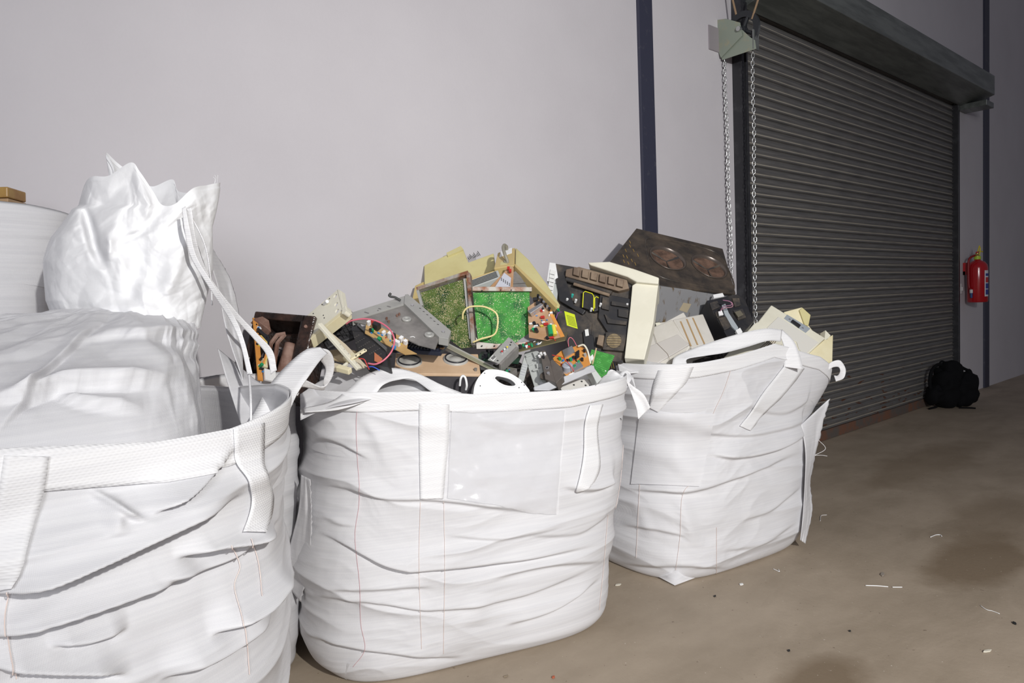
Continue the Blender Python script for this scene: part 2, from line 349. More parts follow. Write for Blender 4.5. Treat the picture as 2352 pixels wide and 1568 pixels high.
# the loop of chain: two strands of separate links
ch = thing('pull_chain', 'steel link pull chain hanging in two strands from the door bracket', 'chain', (XB, wy, 1.0))
LR, LW, LL = .0032, .0095, .0335
def link_mesh():
    pts = []
    for i in range(16):
        t = 2 * PI * i / 16; pts.append((math.cos(t) * LW, 0, math.sin(t) * LW + (LL / 2 - LW) * (1 if math.sin(t) >= 0 else -1)))
    return MB().tube(pts, LR, seg=6, closed=True)
lk0 = link_mesh().build('link', STEEL, ch, smooth=True); lm = lk0.data
def strand(px0, py0, px1, py1, x, zend, nobj):
    A = Vector(PXp(px0, py0, x)); B = Vector(PXp(px1, py1, x)); d = (B - A).normalized(); L = (A.z - zend) / -d.z
    n = int(L / (LL - 2.4 * LR)); out = []
    for i in range(n):
        p = A + d * (i + .5) * (LL - 2.4 * LR) + Vector((.002 * math.sin(i * 1.3), .003 * math.sin(i * .23), 0))
        M = Matrix.Translation(p) @ (-d).to_track_quat('Z', 'Y').to_matrix().to_4x4() @ Matrix.Rotation(.55 + (PI / 2 if i % 2 else 0) + .12 * math.sin(i * 2.1), 4, 'Z')
        out.append(M)
    return out
sA = strand(1729, 114, 1735, 700, 4.43, 1.0, 78); sB = strand(1664, 134, 1680, 620, 4.40, 1.05, 30)
inv = ch.matrix_world.inverted()
mats_ = sA + sB
first = True
for M in mats_[:100]:
    o = lk0 if first else lk0.copy()
    if not first: COL.objects.link(o); o.parent = ch
    o.matrix_local = inv @ M; first = False
rest = MB()
for M in mats_[100:]:
    rest.add([inv @ M @ v.co for v in lm.vertices], [tuple(p.vertices) for p in lm.polygons])
tag(rest.build('far_links', STEEL, ch, smooth=True), kind='stuff')
ROPE = mat('brown_rope', (.30, .20, .12), rough=.9, bump=.5, bscale=200)
for (a, b, lab) in (((1683, 0), (1691, 34), 'brown rope coming down to the chain wheel, the one nearer the wall'), ((1741, 0), (1727, 44), 'brown rope coming down to the chain wheel, the one in front of the door hood')):
    A = Vector(PXp(*a, XB)); B = Vector(PXp(*b, XB)); A2 = B + (A - B) * 6
    tag(MB().tube([B, B + (A2 - B) * .5, A2], .007).build('rope', ROPE), lab, 'rope', 'ropes at the chain wheel')

# light switch and fire extinguisher
sp = PYp(2205, 663, YW)
sw = thing('light_switch', 'small white double switch on the wall right of the roller door', 'switch', (sp[0], YW, sp[2]))
WP = mat('white_plastic', (.62, .6, .6), rough=.35)
for dx in (-.045, .035): child(MB().box(sp[0] + dx - .034, sp[0] + dx + .034, YW - .012, YW, sp[2] - .06, sp[2] + .06), 'switch_plate', WP, sw, bevel=.003)
for dx in (-.045, .035): child(MB().box(sp[0] + dx - .014, sp[0] + dx + .014, YW - .02, YW - .01, sp[2] - .025, sp[2] + .02), 'rocker', WP, sw, bevel=.002)
RED = mat('extinguisher_red', (.42, .008, .014), rough=.22, coat=.4)
ey = YW - .135; ec = PYp(2245, 640, ey); er = .105; z0 = PYp(2243, 694, ey)[2]; z1 = PYp(2246, 598, ey)[2]
ex = thing('fire_extinguisher', 'red fire extinguisher hanging on the wall right of the roller door', 'fire extinguisher', (ec[0], ey, z0))
H = z1 - z0
MB().lathe([(er * .93, 0), (er, .012), (er, H - .09), (er * .93, H - .05), (er * .7, H - .018), (er * .34, H), (.03, H + .01), (.028, H + .04)], seg=40).build('cylinder', RED, ex, smooth=True)
MB().cyl((0, 0, H + .012), (0, 0, H + .05), .036, seg=18).build('neck_ring', mat('lime_plastic', (.45, .62, .05), rough=.4), ex)
v = MB(); v.cyl((0, 0, H + .04), (0, 0, H + .085), .022); v.cyl((-.05, 0, H + .065), (.02, 0, H + .065), .014); v.build('valve', mat('brass', (.45, .33, .12), rough=.35, metal=.8), ex)
v = MB(); v.hull([(-.02, -.012, H + .085), (.10, -.012, H + .10), (.10, .012, H + .10), (-.02, .012, H + .085)], [(-.02, -.012, H + .10), (.10, -.012, H + .115), (.10, .012, H + .115), (-.02, .012, H + .10)])
v.hull([(-.02, -.012, H + .055), (.09, -.012, H + .03), (.09, .012, H + .03), (-.02, .012, H + .055)], [(-.02, -.012, H + .065), (.09, -.012, H + .04), (.09, .012, H + .04), (-.02, .012, H + .065)]); v.build('lever', RED, ex)
yel = mat('yellow_tag', (.75, .62, .02), rough=.5); v = MB(); v.tube([(0, -.02, H + .06), (.0, -.03, H + .14), (.005, -.02, H + .17), (.01, 0, H + .10), (.09, -.02, H + .105), (.12, -.02, H + .10)], .006); v.build('safety_pin', yel, ex)
hp_ = smoothline([(-.03, .0, H + .065), (-.09, .05, H + .03), (-.105, .062, H - .06), (-.108, .055, H - .3), (-.115, .035, .16), (-.116, .03, .12)], 26)
hs = MB().tube(hp_, .012).build('hose', mat('hose_red', (.25, .006, .01), rough=.45), ex, smooth=True)
MB().cyl((-.116, .03, .15), (-.117, .029, .11), .017).build('hose_clip', WP, ex)
MB().cyl((-.117, .029, .11), (-.116, .027, .055), .014, .011).build('nozzle', mat('nozzle_blue', (.02, .08, .25), rough=.4), ex)
lb = MB(); th = np.linspace(-2.15, -1.15, 14); lb.grid(np.array([[(er * 1.006 * math.cos(t), er * 1.006 * math.sin(t), zz) for t in th] for zz in (H - .42, H - .12)])); lo = lb.build('label', mat('label_white', (.7, .7, .72), rough=.4), ex)
for i, (za, zb, cm) in enumerate(((.155, .185, 'ink_blue'), (.20, .26, 'ink_red'), (.27, .33, 'ink_blue'), (.34, .40, 'ink_blue'))):
    b2 = MB(); tt = np.linspace(-2.02, -1.2, 10); b2.grid(np.array([[(er * 1.012 * math.cos(t), er * 1.012 * math.sin(t), H - zz) for t in tt] for zz in (za, zb)]))
    b2.build('label_print', mat(cm, (.03, .05, .28) if 'blue' in cm else (.5, .03, .03), rough=.4), lo)
br = MB(); br.box(-.05, -.035, .09, .133, H - .16, H - .02); br.box(-.05, .04, .11, .133, H - .16, H - .12); br.build('wall_hook', RED, ex)

# backpack on the floor by the door
BK = mat('black_nylon', (.003, .003, .004), rough=.9, spec=.2, bump=.3, bscale=120)
bp0 = PZp(2200, 941); bk = thing('backpack', 'black backpack slumped on the floor at the right end of the roller door', 'backpack', (bp0[0], bp0[1] + .10, 0))
ux = Vector((.79, -.61, 0)); uy = Vector((.61, .79, 0)); bk.matrix_world = Matrix(((ux.x, uy.x, 0, bp0[0] + .16), (ux.y, uy.y, 0, bp0[1] + .10), (0, 0, 1, 0), (0, 0, 0, 1))) @ Matrix.Scale(1.09, 4)
def blob(c, r, seed, nz=.02, p=2.6, seg=40, sg=24):
    V = np.zeros((sg, seg + 1, 3))
    for i in range(sg):
        ph = PI * (i / (sg - 1)) - PI / 2
        for j in range(seg + 1):
            t = 2 * PI * (j % seg) / seg; d = np.array([math.cos(ph) * math.cos(t), math.cos(ph) * math.sin(t), math.sin(ph)])
            k = (abs(d[0]) ** p + abs(d[1]) ** p + abs(d[2]) ** p) ** (-1 / p); V[i, j] = d * k * np.array(r) + c
    dn = (vnoise(V[..., 0] * 22, V[..., 2] * 22 + V[..., 1] * 14, seed) - .5) * nz * 2; cc = np.array(c); n = V - cc
    V = V + n / np.linalg.norm(n, axis=-1, keepdims=True) * dn[..., None]; V[..., 2] = np.maximum(V[..., 2], .004)
    return MB().grid(V)
blob((-.07, .0, .20), (.115, .12, .195), 3, .03).build('main_compartment', BK, bk, smooth=True)
blob((-.03, -.02, .33), (.09, .09, .12), 5, .02).build('top_pocket', BK, bk, smooth=True)
blob((.12, .0, .17), (.13, .11, .165), 9, .03).build('front_pocket', BK, bk, smooth=True)
blob((-.19, -.02, .13), (.08, .08, .09), 12, .02).build('side_pocket', BK, bk, smooth=True)
def loop(pts, r, nm): MB().tube(smoothline(pts, 24), r).build(nm, BK, bk, smooth=True)
loop([(-.20, -.02, .12), (-.245, -.03, .22), (-.24, -.03, .34), (-.19, -.02, .41), (-.12, 0, .425), (-.07, 0, .38)], .016, 'shoulder_strap')
loop([(.03, 0, .33), (.06, 0, .40), (.13, 0, .37), (.19, 0, .33), (.225, 0, .22), (.24, 0, .10)], .014, 'shoulder_strap')
loop([(-.14, 0, .41), (-.11, 0, .455), (-.07, 0, .44), (-.05, 0, .40)], .010, 'carry_handle')
loop([(.11, 0, .30), (.17, 0, .36), (.20, 0, .30), (.19, 0, .2)], .012, 'side_strap')
loop([(-.20, -.06, .02), (-.26, -.07, .012), (-.29, -.08, .008)], .010, 'strap_end'); loop([(.0, -.10, .01), (.08, -.13, .008), (.12, -.16, .006)], .008, 'strap_end')

# ================================================================== BAGS
FAB = fabric('woven_polypropylene', (.79, .785, .80), weave=150, strength=.22)
WEB = fabric('white_webbing', (.83, .825, .83), weave=70, strength=.35, rough=.6, transl=.03, diag=True)
STI = mat('stitch_thread', (.86, .72, .66), rough=.8)
STR = mat('stitch_red', (.78, .50, .52), rough=.8)
def bag_shell(name, label, rings, rim, folds, vfolds=(), group='white bulk bags full of scrap', seed=0, nth=640, nv=300, wr=.010, inner=.22, tuck=.03, root=None, partname='sack'):
    """rings: (z, cx, cy, a, b, rotdeg, p); rim: (world angle deg, height) list; folds traced as polylines"""
    R = np.array(rings, float)
    # angle samples: dense on the camera side
    c0 = R[len(R) // 2, 1:3]; tc = math.atan2(-c0[1], -c0[0])
    u = np.linspace(-1, 1, nth); th = tc + PI * (0.42 * u + 0.58 * u ** 3)
    vv = np.concatenate([np.linspace(0, 1, nv), 1 + np.linspace(0, 1, 14)[1:]])
    ra = np.array(sorted(rim), float); rz = lambda t: np.interp(np.degrees(t) % 360, np.r_[ra[:, 0] - 360, ra[:, 0], ra[:, 0] + 360], np.tile(ra[:, 1], 3))
    TH, VV = np.meshgrid(th, vv); RZ = rz(TH)
    Zc = np.where(VV <= 1, VV * RZ, RZ - (VV - 1) * inner)
    zi = np.clip(Zc, R[0, 0], R[-1, 0])
    def it(k): # smooth cubic-ish interpolation
        z = R[:, 0]; v = R[:, k]; zz = np.linspace(z[0], z[-1], 200); f = np.interp(zz, z, v); ker = np.ones(15) / 15; f = np.convolve(np.pad(f, 7, 'edge'), ker, 'valid'); return np.interp(zi, zz, f)
    cx, cy, a, b, rot, p = [it(k) for k in range(1, 7)]
    t = TH - np.radians(rot); r = (np.abs(np.cos(t) / a) ** p + np.abs(np.sin(t) / b) ** p) ** (-1 / p)
    r = r - np.where(VV > 1, .006, 0)
    rb = np.clip(Zc / .05, 0, 1); r = r - tuck * (1 - np.sqrt(np.clip(1 - (1 - rb) ** 2, 0, 1)))
    X = cx + r * np.cos(TH); Y = cy + r * np.sin(TH)
    V = np.stack([X, Y, Zc], -1); Nn = np.stack([np.cos(TH), np.sin(TH), 0 * TH], -1)
    px, py, dep = proj(V); D = 0 * px; sc = dep / 2.5
    arc = r * TH; sd = seed
    env = np.clip(Zc / .06, 0, 1) * np.clip((RZ - Zc) / .10, 0, 1) * (VV <= 1)
    sl = Zc + .05 * np.sin(arc * 2.3 + sd) + .035 * (vnoise(arc * 2.2, Zc * 2, sd + 70) - .5) * 4
    D += env * wr * 1.9 * (ridged(arc * 1.25 + 2 * sl, sl * 8.5, sd + 1) ** 2 - .45)
    D += env * wr * 0.8 * (ridged(arc * 3.2 + sl, sl * 17, sd + 2) - .5) * (0.4 + 1.2 * vnoise(arc * 2, Zc * 4, sd + 3))
    D += env * wr * .9 * crumple(arc, Zc, 5.0, sd + 5)
    D += env * wr * .16 * (ridged(arc * 9, sl * 40, sd + 6) - .5)
    D += env * .022 * (vnoise(arc * 3.0, Zc * 3.2, sd + 4) - .5)
    face = np.clip(-(Nn * (V - CAM)).sum(-1) / 0.15, 0, 1) * (VV <= 1)
    for (pts, A, w) in folds:
        q = np.array(pts, float); o = np.argsort(q[:, 0]); q = q[o]; xs = np.linspace(q[0, 0], q[-1, 0], 80)
        ql = smoothline(q, 200); ys = np.interp(xs, ql[:, 0], ql[:, 1]); ly = np.interp(px, xs, ys)
        s = ly - py; x0, x1 = q[0, 0], q[-1, 0]; tp = np.clip(np.minimum(px - x0, x1 - px) / (0.28 * (x1 - x0)), 0, 1); tp = tp * tp * (3 - 2 * tp)
        up = 1 / (1 + np.exp(-np.clip(s / 2.2, -30, 30)))
        D += 1.3 * face * env * tp * A * (up * np.exp(-np.maximum(s, 0) / w) - .55 * (1 - up) * np.exp(np.minimum(s, 0) / (w * .45)))
    for (pts, A, w) in vfolds:
        q = np.array(pts, float); q = q[np.argsort(q[:, 1])]; lx = np.interp(py, q[:, 1], q[:, 0]); s = px - lx; y0, y1 = q[0, 1], q[-1, 1]
        tp = np.clip(np.minimum(py - y0, y1 - py) / (0.3 * (y1 - y0)), 0, 1)
        D += face * env * tp * A * np.exp(-(s / w) ** 2)
    V = V + Nn * D[..., None]
    V[..., 2] = np.maximum(V[..., 2] + np.where(VV < .03, 0, 0), .002)
    V[:, -1] = V[:, 0]
    nr = len(vv); mb = MB().grid(V)
    # floor of the bag
    o = len(mb.v); mb.v.append((float(R[0, 1]), float(R[0, 2]), .004)); mb.f += [(o, j + 1, j) for j in range(nth - 1)]
    if root is None: root = thing(name, label, 'bag', (R[0, 1], R[0, 2], 0), group)
    ob = child(mb, partname, FAB, root, smooth=True, recalc=False)
    Wv = [tuple(map(float, v)) for v in V.reshape(-1, 3)]
    bv = BVHTree.FromPolygons(Wv, [tuple(f) for f in mb.f if max(f) < len(Wv)])
    info = dict(root=root, bvh=bv, V=V, rz=rz, TH=TH, VV=VV, N=Nn, nv=nv)
    return info
def hit(bg, px, py, off=.003):
    d = MC @ np.array([px - PX, py - PY, FP]); d = Vector(d / np.linalg.norm(d))
    h = bg['bvh'].ray_cast(Vector(CAM), d)
    if h[0] is None: return None
    n = h[1]
    if n.dot(d) > 0: n = -n
    return h[0] + n * off
def strip_on(bg, rows, name, m, off=.004, nl=60, nw=7, solid=0.0015, root=None, jag=0):
    """rows: [(xl,yl,xr,yr)] edges traced from top to bottom, laid on the bag"""
    q = smoothline(rows, nl); V = np.zeros((nl, nw, 3)); last = None
    for i in range(nl):
        for j in range(nw):
            t = j / (nw - 1); x = q[i, 0] * (1 - t) + q[i, 2] * t; y = q[i, 1] * (1 - t) + q[i, 3] * t
            h = hit(bg, x, y, off)
            if h is None: h = last if last is not None else Vector(P(x, y, 2.5))
            V[i, j] = h; last = h
    if nl > 8:                          # relax across the little wrinkles so the band lies flat
        for _ in range(2): V[1:-1] = (V[:-2] + V[1:-1] * 2 + V[2:]) / 4
    return child(MB().grid(V), name, m, root or bg['root'], smooth=True, solid=solid)
def ribbon(root, rows, name, m, n=60, nw=6, th=.003, curl=0.0):
    """rows: ((xa,ya,da),(xb,yb,db)) the two edges of a free strap"""
    A = smoothline([r[0] for r in rows], n); B = smoothline([r[1] for r in rows], n)
    V = np.array([[P(*(A[i] * (1 - t) + B[i] * t + np.array([0, 0, curl * math.sin(PI * t)]))) for t in np.linspace(0, 1, nw)] for i in range(n)])
    return child(MB().grid(V), name, m, root, smooth=True, solid=th)
def stitches(bg, pts, m=STI, name='stitching', dash=5.0, off=.0035, w=.0008, root=None):
    q = smoothline(pts, 160); run = []
    for x, y in q:
        h = hit(bg, x, y, off)
        if h is None or (run and (h - run[-1]).length > .11): continue
        run.append(h)
    return child(MB().tube(run, w, seg=4), name, m, root or bg['root'])
def rim_band(bg, width, name='rim_band', off=.004, t0=None, t1=None):
    """webbing band around the mouth of the bag, following its rim"""
    V, VV, N, nv = bg['V'], bg['VV'], bg['N'], bg['nv']; n = 9; nth = V.shape[1]; out = np.zeros((n, nth, 3))
    for j in range(nth):
        z = V[:nv, j, 2]; zt = z[-1]
        for i in range(n):
            zz = zt - width * (1 - i / (n - 1)); k = min(max(int(np.searchsorted(z, zz)), 1), nv - 1); f = (zz - z[k - 1]) / max(z[k] - z[k - 1], 1e-6)
            out[i, j] = V[k - 1, j] * (1 - f) + V[k, j] * f + N[nv - 1, j] * off
    out[-1, :, 2] += .001
    return child(MB().grid(out), name, WEB, bg['root'], smooth=True, solid=.002)

# ---- bag in the middle
b2 = bag_shell('bulk_bag', 'open white bulk bag in the middle with a clear pouch on its front',
  [(0, 1.61, 2.275, .545, .33, -18, 4.0), (.12, 1.605, 2.28, .61, .365, -18, 3.6), (.4, 1.61, 2.27, .64, .38, -17, 3.3), (.7, 1.66, 2.26, .64, .38, -16, 3.3), (.9, 1.69, 2.26, .64, .375, -15, 3.6), (1.05, 1.69, 2.26, .64, .375, -15, 3.6)],
  [(180, 1.03), (215, 1.01), (235, .985), (262, .975), (290, .965), (320, .985), (0, 1.0), (90, 1.02)],
  [([(700, 1110), (800, 1125), (900, 1146), (1010, 1150), (1270, 1180)], .016, 34), ([(1280, 1118), (1360, 1125), (1455, 1085)], .03, 26),
   ([(700, 1210), (800, 1255), (900, 1300), (1000, 1308), (1180, 1288), (1400, 1245)], .030, 40), ([(740, 1350), (860, 1355), (1010, 1345)], .016, 22),
   ([(1120, 1330), (1250, 1300), (1400, 1290)], .020, 26), ([(690, 1365), (820, 1380), (1000, 1400), (1200, 1370), (1400, 1290)], .020, 34), ([(1150, 1440), (1280, 1400), (1395, 1320)], .022, 30),
   ([(690, 1450), (780, 1480), (900, 1500), (1080, 1512)], .026, 26), ([(700, 1020), (760, 1010), (860, 1060)], .012, 26), ([(1200, 1230), (1330, 1225), (1420, 1170)], .012, 22), ([(1000, 1230), (1150, 1235), (1300, 1205)], .010, 20)],
  vfolds=[([(830, 940), (880, 1010), (900, 1100)], .012, 20), ([(1100, 1360), (1090, 1440)], .012, 30), ([(745, 1180), (800, 1210)], .01, 20)], seed=3)
rim_band(b2, .065)
# ---- bag on the right
b3 = bag_shell('bulk_bag', 'open white bulk bag on the right, nearest the roller door',
  [(0, 3.04, 2.22, .52, .45, -8, 3.6), (.12, 3.06, 2.21, .58, .49, -8, 3.4), (.4, 3.09, 2.20, .58, .48, -8, 3.2), (.65, 3.11, 2.19, .58, .46, -8, 3.6), (.8, 3.15, 2.18, .65, .47, -9, 4.4), (1.15, 3.19, 2.18, .70, .47, -9, 5)],
  [(180, 1.0), (215, 1.0), (235, 1.02), (262, 1.055), (275, 1.03), (300, .965), (318, .865), (340, .84), (0, .83), (60, .86), (90, .92), (150, .96)],
  [([(1560, 990), (1700, 1000), (1830, 975), (1900, 930)], .014, 30), ([(1620, 1045), (1700, 1050), (1790, 1030), (1870, 985)], .03, 30), ([(1420, 1118), (1520, 1128), (1600, 1128), (1740, 1080), (1850, 1035)], .026, 34),
   ([(1420, 1205), (1500, 1215), (1590, 1235)], .012, 26), ([(1400, 1290), (1480, 1300), (1600, 1300), (1700, 1310)], .016, 24), ([(1690, 1200), (1770, 1170), (1850, 1110)], .012, 30), ([(1640, 1270), (1740, 1250), (1840, 1190)], .010, 30), ([(1700, 930), (1800, 950), (1890, 900)], .010, 18)],
  vfolds=[([(1560, 1130), (1600, 1260)], .014, 18), ([(1460, 1140), (1500, 1240)], .008, 16)], seed=11)
rim_band(b3, .065)
# ---- large closed bag in the left foreground
b1 = bag_shell('bulk_bag', 'tied shut white bulk bag in the left foreground with its crumpled filling spout sticking up', 
  [(0, .05, 1.74, .47, .44, 6, 3.2), (.12, .06, 1.74, .50, .47, 6, 3.0), (.5, .07, 1.74, .53, .49, 4, 2.9), (.8, .08, 1.74, .54, .49, 2, 3.0), (.96, .09, 1.74, .54, .49, 0, 3.2), (1.2, .10, 1.74, .54, .49, 0, 3.2)],
  [(180, 1.12), (230, 1.13), (255, 1.128), (275, 1.11), (292, 1.092), (305, 1.092), (318, 1.11), (330, 1.125), (345, 1.13), (20, 1.10), (90, 1.10)],
  [([(-60, 1370), (60, 1345), (200, 1285), (330, 1225), (470, 1165), (560, 1130)], .055, 60), ([(300, 1180), (400, 1130), (480, 1080), (560, 1010)], .035, 36), ([(380, 1280), (470, 1262), (560, 1250), (640, 1215)], .040, 34),
   ([(-60, 1475), (60, 1440), (200, 1395), (340, 1350), (470, 1310)], .045, 46), ([(330, 1330), (420, 1320), (560, 1270), (660, 1180)], .025, 30), ([(100, 1480), (200, 1470), (300, 1440)], .02, 36), ([(460, 1460), (560, 1410), (640, 1340), (680, 1290)], .045, 40),
   ([(350, 1560), (480, 1510), (580, 1450), (650, 1390)], .035, 40), ([(-40, 1530), (120, 1540), (300, 1545)], .03, 40)],
  vfolds=[([(210, 1120), (290, 1190)], .02, 14), ([(250, 1130), (230, 1220)], .015, 20)], seed=23, nth=760, nv=340, wr=.011, inner=.16)
rim_band(b1, .066)

# ================================================================== BAG DETAILS
CLEAR = mat('clear_pouch_film', (.9, .9, .93), rough=.2, alpha=.36, spec=1.0, bump=1.0, bscale=11)
FILM = mat('thin_liner_cloth', (.86, .86, .87), rough=.58, spec=.3, col2=(.80, .80, .81), nscale=5, bump=.25, bscale=40)
def pouch(bg, quad, name, m, off=.012, amp=.006, seed=1, n=46, sag=.0):
    (a, b, c, d) = [np.array(q, float) for q in quad]       # tl, tr, br, bl
    V = np.zeros((n, n, 3)); last = None
    for i in range(n):
        for j in range(n):
            u, v = j / (n - 1), i / (n - 1); p = (a * (1 - u) + b * u) * (1 - v) + (d * (1 - u) + c * u) * v
            h = hit(bg, p[0], p[1], off + amp * float(crumple(np.array(u * .6), np.array(v * .6), 7.0, seed)) + .004 * v)
            V[i, j] = h if h is not None else last; last = V[i, j]
    for _ in range(4): V[1:-1] = (V[:-2] + 2 * V[1:-1] + V[2:]) / 4
    N_ = -(V - CAM) / np.linalg.norm(V - CAM, axis=-1, keepdims=True); uu, ww = np.meshgrid(np.linspace(0, .5, n), np.linspace(0, .5, n))
    V = V + N_ * (amp * 1.6 * crumple(uu, ww, 9.0, seed + 4))[..., None]
    return child(MB().grid(V), name, m, bg['root'], smooth=True)
# middle bag
strip_on(b2, [(962, 925, 1031, 928), (962, 1010, 1029, 1015), (963, 1080, 1022, 1085), (964, 1145, 1017, 1145)], 'lifting_strap', WEB, off=.007)
strip_on(b2, [(1352, 930, 1382, 928), (1340, 975, 1370, 985), (1338, 1040, 1376, 1065), (1330, 1090, 1366, 1100), (1321, 1128, 1352, 1120)], 'lifting_strap', WEB, off=.008)
pouch(b2, [(1036, 942), (1296, 940), (1276, 1180), (1026, 1143)], 'document_pouch', CLEAR, amp=.017)
stitches(b2, [(822, 925), (819, 1000), (826, 1140), (816, 1230), (826, 1340), (829, 1430), (838, 1490), (812, 1530)], STR)
for pts in ([(1019, 1150), (1021, 1300), (1018, 1500)], [(965, 1152), (962, 1300), (968, 1490)], [(1443, 925), (1432, 1000), (1424, 1100), (1410, 1180)], [(1395, 1180), (1385, 1300), (1375, 1400)]): stitches(b2, pts)
ribbon(b2['root'], [((697, 938, 2.26), (700, 947, 2.24)), ((760, 922, 2.30), (780, 940, 2.27)), ((800, 893, 2.34), (850, 916, 2.32)), ((838, 862, 2.37), (880, 884, 2.34)), ((895, 845, 2.42), (915, 872, 2.40)), ((955, 856, 2.46), (950, 872, 2.44)), ((1015, 884, 2.52), (995, 902, 2.50)), ((1060, 902, 2.54), (1045, 925, 2.50))], 'strap_loop', WEB)
ribbon(b2['root'], [((1366, 893, 2.86), (1420, 905, 2.84)), ((1385, 865, 2.82), (1428, 882, 2.80)), ((1404, 849, 2.80), (1432, 866, 2.80)), ((1425, 862, 2.83), (1442, 880, 2.84)), ((1452, 885, 2.84), (1462, 935, 2.84)), ((1478, 905, 2.84), (1465, 956, 2.84)), ((1494, 936, 2.84), (1466, 962, 2.84))], 'strap_loop', WEB, curl=.02)
ribbon(b2['root'], [((1400, 905, 2.83), (1432, 905, 2.83)), ((1415, 868, 2.88), (1450, 872, 2.88)), ((1440, 850, 2.92), (1455, 868, 2.92)), ((1456, 880, 2.90), (1462, 900, 2.90))], 'strap_loop', WEB)
# bag on the right
strip_on(b3, [(1512, 850, 1592, 842), (1502, 880, 1575, 878), (1497, 905, 1545, 910), (1492, 935, 1512, 947)], 'lifting_strap', WEB, off=.006)
strip_on(b3, [(1800, 838, 1845, 846), (1775, 870, 1822, 878), (1748, 905, 1790, 915), (1722, 945, 1752, 950), (1697, 978, 1722, 990)], 'lifting_strap', WEB, off=.007)
pouch(b3, [(1470, 948), (1641, 950), (1606, 1116), (1452, 1112)], 'fabric_patch', FAB, off=.006, amp=.002)
for pts in ([(1680, 842), (1660, 900), (1630, 970), (1602, 1090), (1568, 1135), (1562, 1230), (1548, 1335)], [(1530, 845), (1500, 900)], [(1645, 1210), (1645, 1320)], [(1478, 960), (1470, 1110), (1462, 1280)]): stitches(b3, pts, STI)
ribbon(b3['root'], [((1543, 838, 3.22), (1577, 836, 3.22)), ((1552, 818, 3.24), (1580, 824, 3.22)), ((1600, 797, 3.27), (1620, 817, 3.25)), ((1650, 780, 3.30), (1665, 810, 3.28)), ((1710, 763, 3.32), (1715, 797, 3.31)), ((1760, 754, 3.36), (1762, 783, 3.34)), ((1796, 757, 3.40), (1793, 784, 3.38))], 'strap_loop', WEB)
ribbon(b3['root'], [((1797, 757, 3.42), (1792, 770, 3.40)), ((1822, 782, 3.40), (1800, 795, 3.39)), ((1836, 812, 3.38), (1802, 822, 3.37)), ((1845, 848, 3.36), (1800, 842, 3.36))], 'strap_loop', WEB)
ribbon(b3['root'], [((1902, 836, 3.60), (1902, 850, 3.60)), ((1914, 829, 3.60), (1914, 843, 3.60)), ((1930, 828, 3.60), (1926, 843, 3.60)), ((1942, 848, 3.60), (1930, 852, 3.60)), ((1938, 868, 3.60), (1924, 862, 3.62)), ((1920, 876, 3.62), (1916, 862, 3.64))], 'strap_loop', WEB, th=.006)
def cloth(root, A, B, name, m, nu=50, nv=20, amp=.02, seed=1, scale=4, th=.0015, frayed=0):
    a = smoothline(A, nu); b = smoothline(B, nu); V = np.zeros((nu, nv, 3)); rs = np.random.RandomState(seed)
    uu, vv = np.meshgrid(np.linspace(0, .5, nu), np.linspace(0, .35, nv), indexing='ij'); cr = crumple(uu, vv, scale * 1.6, seed) * 2
    for i in range(nu):
        for j in range(nv):
            t = j / (nv - 1); p = a[i] * (1 - t) + b[i] * t; p[2] += amp * cr[i, j] * min(1, 4 * t) if False else amp * cr[i, j]
            if frayed and j == nv - 1: p[0] += rs.uniform(-frayed, frayed)
            V[i, j] = P(*p)
    return child(MB().grid(V), name, m, root, smooth=True, solid=th)
cloth(b3['root'], [(1840, 975, 3.5), (1850, 1040, 3.5), (1848, 1120, 3.48), (1843, 1195, 3.46), (1838, 1240, 3.45)], [(1905, 915, 3.62), (1884, 1000, 3.62), (1862, 1100, 3.6), (1866, 1170, 3.58), (1850, 1248, 3.5)], 'loose_flap', FAB, amp=.02, seed=4, frayed=2)
cloth(b3['root'], [(1418, 832, 3.25), (1440, 826, 3.35), (1480, 822, 3.4), (1515, 828, 3.4)], [(1424, 858, 3.12), (1460, 856, 3.14), (1500, 850, 3.16), (1545, 842, 3.2)], 'loose_flap', FILM, amp=.012, seed=9)
cloth(b2['root'], [(692, 1090, 2.42), (686, 1170, 2.44), (664, 1260, 2.5), (650, 1330, 2.55)], [(712, 1100, 2.36), (716, 1200, 2.38), (708, 1310, 2.42), (690, 1382, 2.46)], 'loose_flap', FAB, amp=.02, seed=14, frayed=2)
cloth(b2['root'], [(690, 905, 2.28), (740, 872, 2.5), (800, 846, 2.6), (870, 850, 2.58), (960, 872, 2.56)], [(690, 965, 2.26), (745, 940, 2.26), (815, 925, 2.28), (880, 912, 2.36), (985, 902, 2.52)], 'loose_flap', FAB, amp=.025, seed=17, scale=3)
for bg, f1, tip, f2, tp in ((b2, (745, 1532), (795, 1560), (880, 1552), (800, 1520)), (b3, (1512, 1324), (1550, 1344), (1598, 1326), (1552, 1308))):
    A_, T_, C2 = Vector(PZp(*f1, .012)), Vector(PZp(*tip, .006)), Vector(PZp(*f2, .006)); H_ = hit(bg, *tp, .006); m1 = (A_ + T_) / 2 + Vector((0, 0, .02)); m2 = (T_ + C2) / 2 + Vector((0, 0, .012)); m3 = (T_ + H_) / 2 + Vector((-.01, -.012, .004))
    child(MB().add([A_, T_, C2, H_, m1, m2, m3], [(0, 4, 3), (4, 6, 3), (4, 1, 6), (1, 5, 6), (6, 5, 3), (5, 2, 3), (0, 1, 4), (1, 2, 5)]), 'corner_tuft', FAB, bg['root'], smooth=True)

